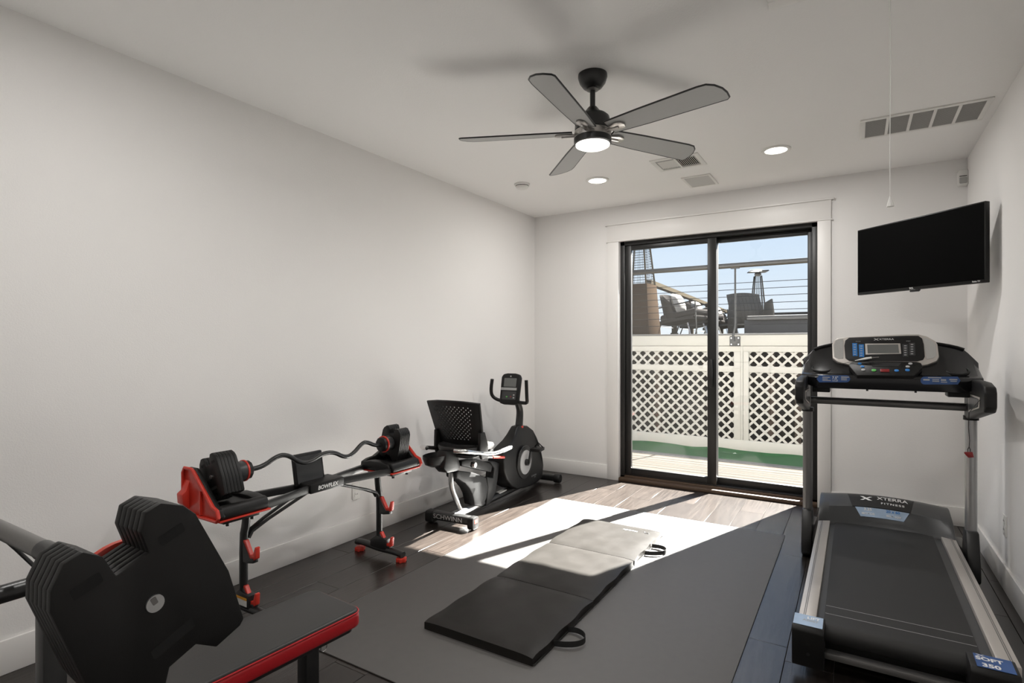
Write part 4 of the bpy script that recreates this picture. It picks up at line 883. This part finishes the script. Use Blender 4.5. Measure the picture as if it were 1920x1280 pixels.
# ================================================================== BARBELL STAND WITH CURL BAR
RX = -2.60
st = thing('barbell_stand', 'black barbell stand with red hooks and two end trays along the left wall', 'stand', (RX, 2.115, 0))
for yy, sg in ((1.655, -1), (2.585, 1)):
    ft = put('foot', MB().tube([(RX - .20, yy, .055), (RX - .13, yy, .062), (RX, yy, .048), (RX + .13, yy, .052), (RX + .205, yy, .045)], .024, 12, .8, smooth=2), BLACKM, st)
    for fx_ in (-.175, .19):
        pts = [(math.cos(a) * (.030 + .005 * math.cos(a * 6)), math.sin(a) * (.030 + .005 * math.cos(a * 6))) for a in lin(0, 2 * PI - PI / 24, 48)]
        put('levelling_foot', MB().prism([(RX + fx_ + a, yy + b) for a, b in pts], XY, .001, .026), RED, ft, .003)
    put('gusset', MB().prism([(RX - .06, .05), (RX + .075, .05), (RX + .075, .12), (RX - .01, .135), (RX - .06, .10)], XZ, yy - .022, yy + .022), BLACKM, st, .003)
    put('upright', MB().tube([(RX, yy, .06), (RX, yy, .40), (RX - .0, yy - sg * .012, .45), (RX, yy - sg * .018, .53)], .020, 12, smooth=1), BLACKM, st)
    for zz in (.325, .10):
        h0 = put('hook_bracket', MB().prism([(RX - .01, zz - .05), (RX + .05, zz - .05), (RX + .10, zz - .04), (RX + .098, zz - .018), (RX + .07, zz - .022), (RX + .02, zz + .045), (RX - .01, zz + .05)], XZ, yy - .014, yy + .014), BLACKM, st, .002)
        put('bar_hook', MB().prism([(RX + .012, zz + .058), (RX + .028, zz + .058), (RX + .070, zz - .006), (RX + .092, zz - .004), (RX + .108, zz + .040), (RX + .120, zz + .038), (RX + .116, zz - .016), (RX + .100, zz - .026), (RX + .066, zz - .024), (RX + .012, zz + .04)], XZ, yy - .011, yy + .011), RED, h0, .002)
    for q in (-1, 1):
        put('brace', MB().tube([(RX + q * .012, yy - sg * .02, .385), (RX + q * .014, yy - sg * .045, .425), (RX + q * .03, yy - sg * .36, .54)], .009, 8, smooth=1), BLACKM, st)
for q in (-1, 1):
    put('beam', MB().loft([[(RX + q * ox + dx, yy, .558 + dz) for dx, dz in ((-.012, -.020), (.012, -.020), (.012, .020), (-.012, .020))] for yy, ox in ((1.56, .115), (1.70, .115), (1.97, .05), (2.27, .05), (2.55, .115), (2.68, .115))]), BLACKM, st, .004)
cc = put('centre_cover', MB().box(RX - .07, RX + .072, 2.0, 2.235, .535, .588), BLACKP, st, .008)
text('BOWFLEX', .030, lambda a, b: (RX + .0735, 2.117 + a, .560 + b), WHITEI, cc, bold=.0008, sx=1.0, shear=.15)
put('tablet_rest', MB().prism([(-.10, 0), (.10, 0), (.10, .17), (-.10, .17)], lambda a, b, d: (RX - .02 - b * .18 - d, 2.075 + a, .57 + b), 0, .018), BLACKP, st, .006)
put('rest_panel', MB().prism([(-.085, .012), (.085, .012), (.085, .155), (-.085, .155)], lambda a, b, d: (RX - .0188 - b * .18 - d, 2.075 + a, .57 + b), -.0016, 0), DGREY, st)
for sg, yin, lab in ((-1, 1.70, 'n'), (1, 2.56, 'f')):
    yo = lambda t_: yin + sg * (t_ if t_ < .05 else .05 + (t_ - .05) * .66)
    tr_ = put('tray', MB().box(RX - .135, RX + .135, yo(.0), yo(.335), .547, .592), BLACKP, st, .008)
    put('front_side', MB().prism([(RX + .08, .550), (RX + .142, .550), (RX + .146, .575), (RX + .132, .605), (RX + .105, .612), (RX + .085, .59)], XZ, yo(.0), yo(.335)), BLACKP, tr_, .010, 3)
    put('rear_side', MB().loft([[(RX - .145, yo(t_), .550), (RX - .11, yo(t_), .550), (RX - .095, yo(t_), z_ - .02), (RX - .105, yo(t_), z_), (RX - .14, yo(t_), z_ - .005)] for t_, z_ in ((0, .60), (.04, .615), (.12, .62), (.22, .65), (.335, .70))]), BLACKP, tr_, .004)
    put('inner_nose', MB().prism([(RX - .13, .552), (RX + .13, .552), (RX + .11, .598), (RX + .04, .610), (RX - .05, .610), (RX - .11, .60)], XZ, yo(-.012), yo(.05)), BLACKP, tr_, .008)
    ew = [(RX - .15, .548), (RX + .135, .548), (RX + .148, .565), (RX + .135, .598), (RX + .10, .61), (RX - .055, .752), (RX - .075, .764), (RX - .135, .764), (RX - .15, .74)]
    put('end_wall', MB().prism(ew, XZ, yo(.315), yo(.352)), BLACKP, tr_, .006)
    put('red_trim', MB().box(RX - .143, RX + .145, yo(-.008), yo(.356), .540, .548), RED, tr_, .002)
    rb = put('red_back', MB().prism([(RX + (x_ - RX) * 1.02, z_ + .002) for x_, z_ in ew], XZ, yo(.352), yo(.362)), RED, tr_, .003)
    put('red_rim', MB().tube([(x_ * 1.0, yo(.370), z_) for x_, z_ in ew], .008, 8, closed=True), RED, rb)
    put('red_fin', MB().prism([(yo(.36), .71), (yo(.36), .57), (yo(.41), .60), (yo(.415), .645), (yo(.385), .66)], YZ, RX - .15, RX - .10), RED, rb, .004)
    put('red_rib', MB().box(RX + .0, RX + .008, yo(.36), yo(.378), .56, .67), RED, rb)
    put('tray_bracket', MB().box(RX - .11, RX + .11, yo(.03), yo(.30), .518, .540), BLACKM, tr_, .004)
    for a in (.06, .25): put('bolt', MB().lathe([(.009, .502), (.009, .52)], (RX + .09, yo(a), 0), 'Z', 8), BLACKM, tr_)
put('warning_label', MB().box(RX - .03, RX + .06, 1.632, 1.6328, .065, .095), LABELW, st); put('label_band', MB().box(RX - .03, RX + .06, 1.6315, 1.6322, .0955, .108), YELLOW, st)

cb = thing('curl_barbell', 'black zigzag curl bar with black plates resting on the barbell stand', 'barbell', (RX, 2.115, .72))
zc = .715
path = [onX(x, y, RX) for x, y in ((462, 881), (492, 875), (522, 853), (541, 853), (563, 868), (583, 865), (604, 850), (626, 847), (645, 857), (660, 853), (680, 829), (690, 829), (703, 835), (716, 833))]
path = [(RX, p.y, p.z) for p in path]
put('bar', MB().tube([(RX, 1.52, .725)] + path + [(RX, 2.72, .71)], .0125, 14, smooth=2), BLACKM, cb)
def stackfn(c, roll, ax):
    cr_, sr_ = math.cos(roll), math.sin(roll)
    if ax == 'Y': return lambda a, b, d: (c[0] + a * cr_ + b * sr_, c[1] + d, c[2] - a * sr_ + b * cr_)
    return lambda a, b, d: (c[0] + d, c[1] + a * cr_ + b * sr_, c[2] - a * sr_ + b * cr_)
weight_stack(cb, stackfn((RX, 1.49, .725), math.radians(-24), 'Y'), 0, .10)
dial(cb, (RX, 0, .725), 'Y', 1.592, 1.69, True)
weight_stack(cb, stackfn((RX, 2.775, .71), math.radians(12), 'Y'), 0, -.095)
dial(cb, (RX, 0, .71), 'Y', 2.678, 2.59, True)

# ================================================================== STRAIGHT BARBELL, ITS RACK AND THE BENCH IN FRONT
BY, BZ = .334, 1.049
bb = thing('straight_barbell', 'large black plate-loaded barbell in the left foreground', 'barbell', (-1.56, BY, BZ))
put('bar', MB().tube([(-.74, BY, BZ), (-2.38, BY, BZ)], .0135, 20), STEELG, bb)
put('grip_sleeve', MB().tube([(-.80, BY, BZ), (-1.02, BY, BZ)], .0148, 20), BLACKM, bb)
weight_stack(bb, stackfn((-.70, BY, BZ), math.radians(-23), 'X'), 0, -.066)
weight_stack(bb, stackfn((-2.42, BY, BZ), math.radians(-23), 'X'), 0, .066)
for sg, xx in ((-1, -.769), (1, -2.351)): put('red_ring', MB().lathe([(.050, xx), (.060, xx + sg * .004), (.060, xx + sg * .012), (.050, xx + sg * .016)], (0, BY, BZ), 'X', 36), RED, bb); put('dial_hub', MB().lathe([(.036, xx + sg * .014), (.024, xx + sg * .03), (.016, xx + sg * .04)], (0, BY, BZ), 'X', 28), BLACKP, bb)
rk = thing('barbell_rack', 'black upright barbell rack at the left edge beside the bench', 'rack', (-1.56, .42, 0))
for xx, inn in ((-1.262, 1), (-1.86, -1)):
    u_ = put('upright', MB().box(xx, xx + .036, .40, .437, .03, .95), BLACKM, rk, .003)
    put('bolt', MB().lathe([(.006, .0), (.011, .010), (.011, .020), (.006, .024)], (xx + .036, .418, .655), 'X', 12), CHROME, u_)
    put('cup', MB().prism([(.300, .925), (.300, 1.078), (.309, 1.078), (.317, 1.0345), (.340, 1.0345), (.340, .925)], YZ, xx - .002, xx + .036), BLACKM, rk, .004)
    put('spotter_arm', MB().tube([(xx + .018, .405, .925), (xx + .018, -.10, .925)], .0155, 14), BLACKM, rk)
    put('base_tube', MB().box(xx - .005, xx + .041, -.15, .62, 0, .045), BLACKM, rk, .004)
    put('foot_bracket', MB().box(xx + .036, xx + .06, .425, .48, .60, .635), BLACKM, rk, .003)
put('cross_member', MB().box(-1.86, -1.24, .40, .437, .20, .245), BLACKM, rk, .004)
def ln(p, y): return onY(p[0], p[1], y)
c1 = [ln((0, 999), .365), ln((30, 1013), .368), ln((48, 1029), .372), ln((72, 1046), .378), ln((95, 1062), .384)]; c2 = [ln((0, 1003), .360), ln((30, 1029), .368), ln((62, 1059), .378), ln((90, 1085), .388)]
put('hanging_strap', MB().tube([(c1[0].x - .12, c1[0].y, c1[0].z + .02)] + c1, .0042, 8, .6), WEB, rk); put('hanging_strap', MB().tube([(c2[0].x - .12, c2[0].y, c2[0].z + .04)] + c2, .0032, 8), WEB, rk)

bl = Vector((-1.575, 1.36, 0)); brz = math.radians(-3.6)
be = thing('weight_bench', 'flat black weight bench with red sides in the foreground', 'bench', tuple(bl), brz)
def taper(w, y0, y1, r):
    return rrect(w, y1 - y0, r, 6, 0, (y0 + y1) / 2)
put('pad', MB().prism(taper(.265, -1.18, 0, .035), XY, .432, .45), VINYL, be, .008, 3, world=False)
put('pad_side', MB().prism(taper(.275, -1.184, .004, .038), XY, .392, .44), REDV, be, .010, 3, world=False)
put('seam_piping', MB().tube([(a, b, .441) for a, b in taper(.272, -1.184, .003, .038)], .0025, 6, closed=True), REDV, be, world=False)
put('pad_board', MB().prism(taper(.25, -1.16, -.02, .03), XY, .380, .394), BLACKM, be, world=False)
put('spine', MB().box(-.025, .025, -1.1, -.06, .335, .38), BLACKM, be, .004, world=False)
lg = put('leg', MB().box(-.024, .030, -.145, -.095, .04, .345), BLACKM, be, .004, world=False)
put('leg_bracket', MB().box(-.03, .037, -.15, -.06, .335, .384), BLACKM, be, .006, world=False)
put('pull_pin', MB().lathe([(.009, 0), (.011, .01), (.008, .02)], (.037, -.085, .352), 'X', 14), CHROME, be, world=False)
put('pin_ring', MB().tube([(.040 + .002 * math.sin(a), -.085 + .012 * math.cos(a), .322 + .014 * math.sin(a)) for a in lin(0, 2 * PI - PI / 10, 20)], .0016, 6, closed=True), CHROME, be, world=False)
put('foot_bar', MB().box(-.20, .20, -.145, -.095, 0, .045), BLACKM, be, .006, world=False)
put('leg', MB().box(-.024, .030, -1.08, -1.03, .04, .345), BLACKM, be, .004, world=False)
put('foot_bar', MB().box(-.16, .16, -1.08, -1.03, 0, .045), BLACKM, be, .006, world=False)
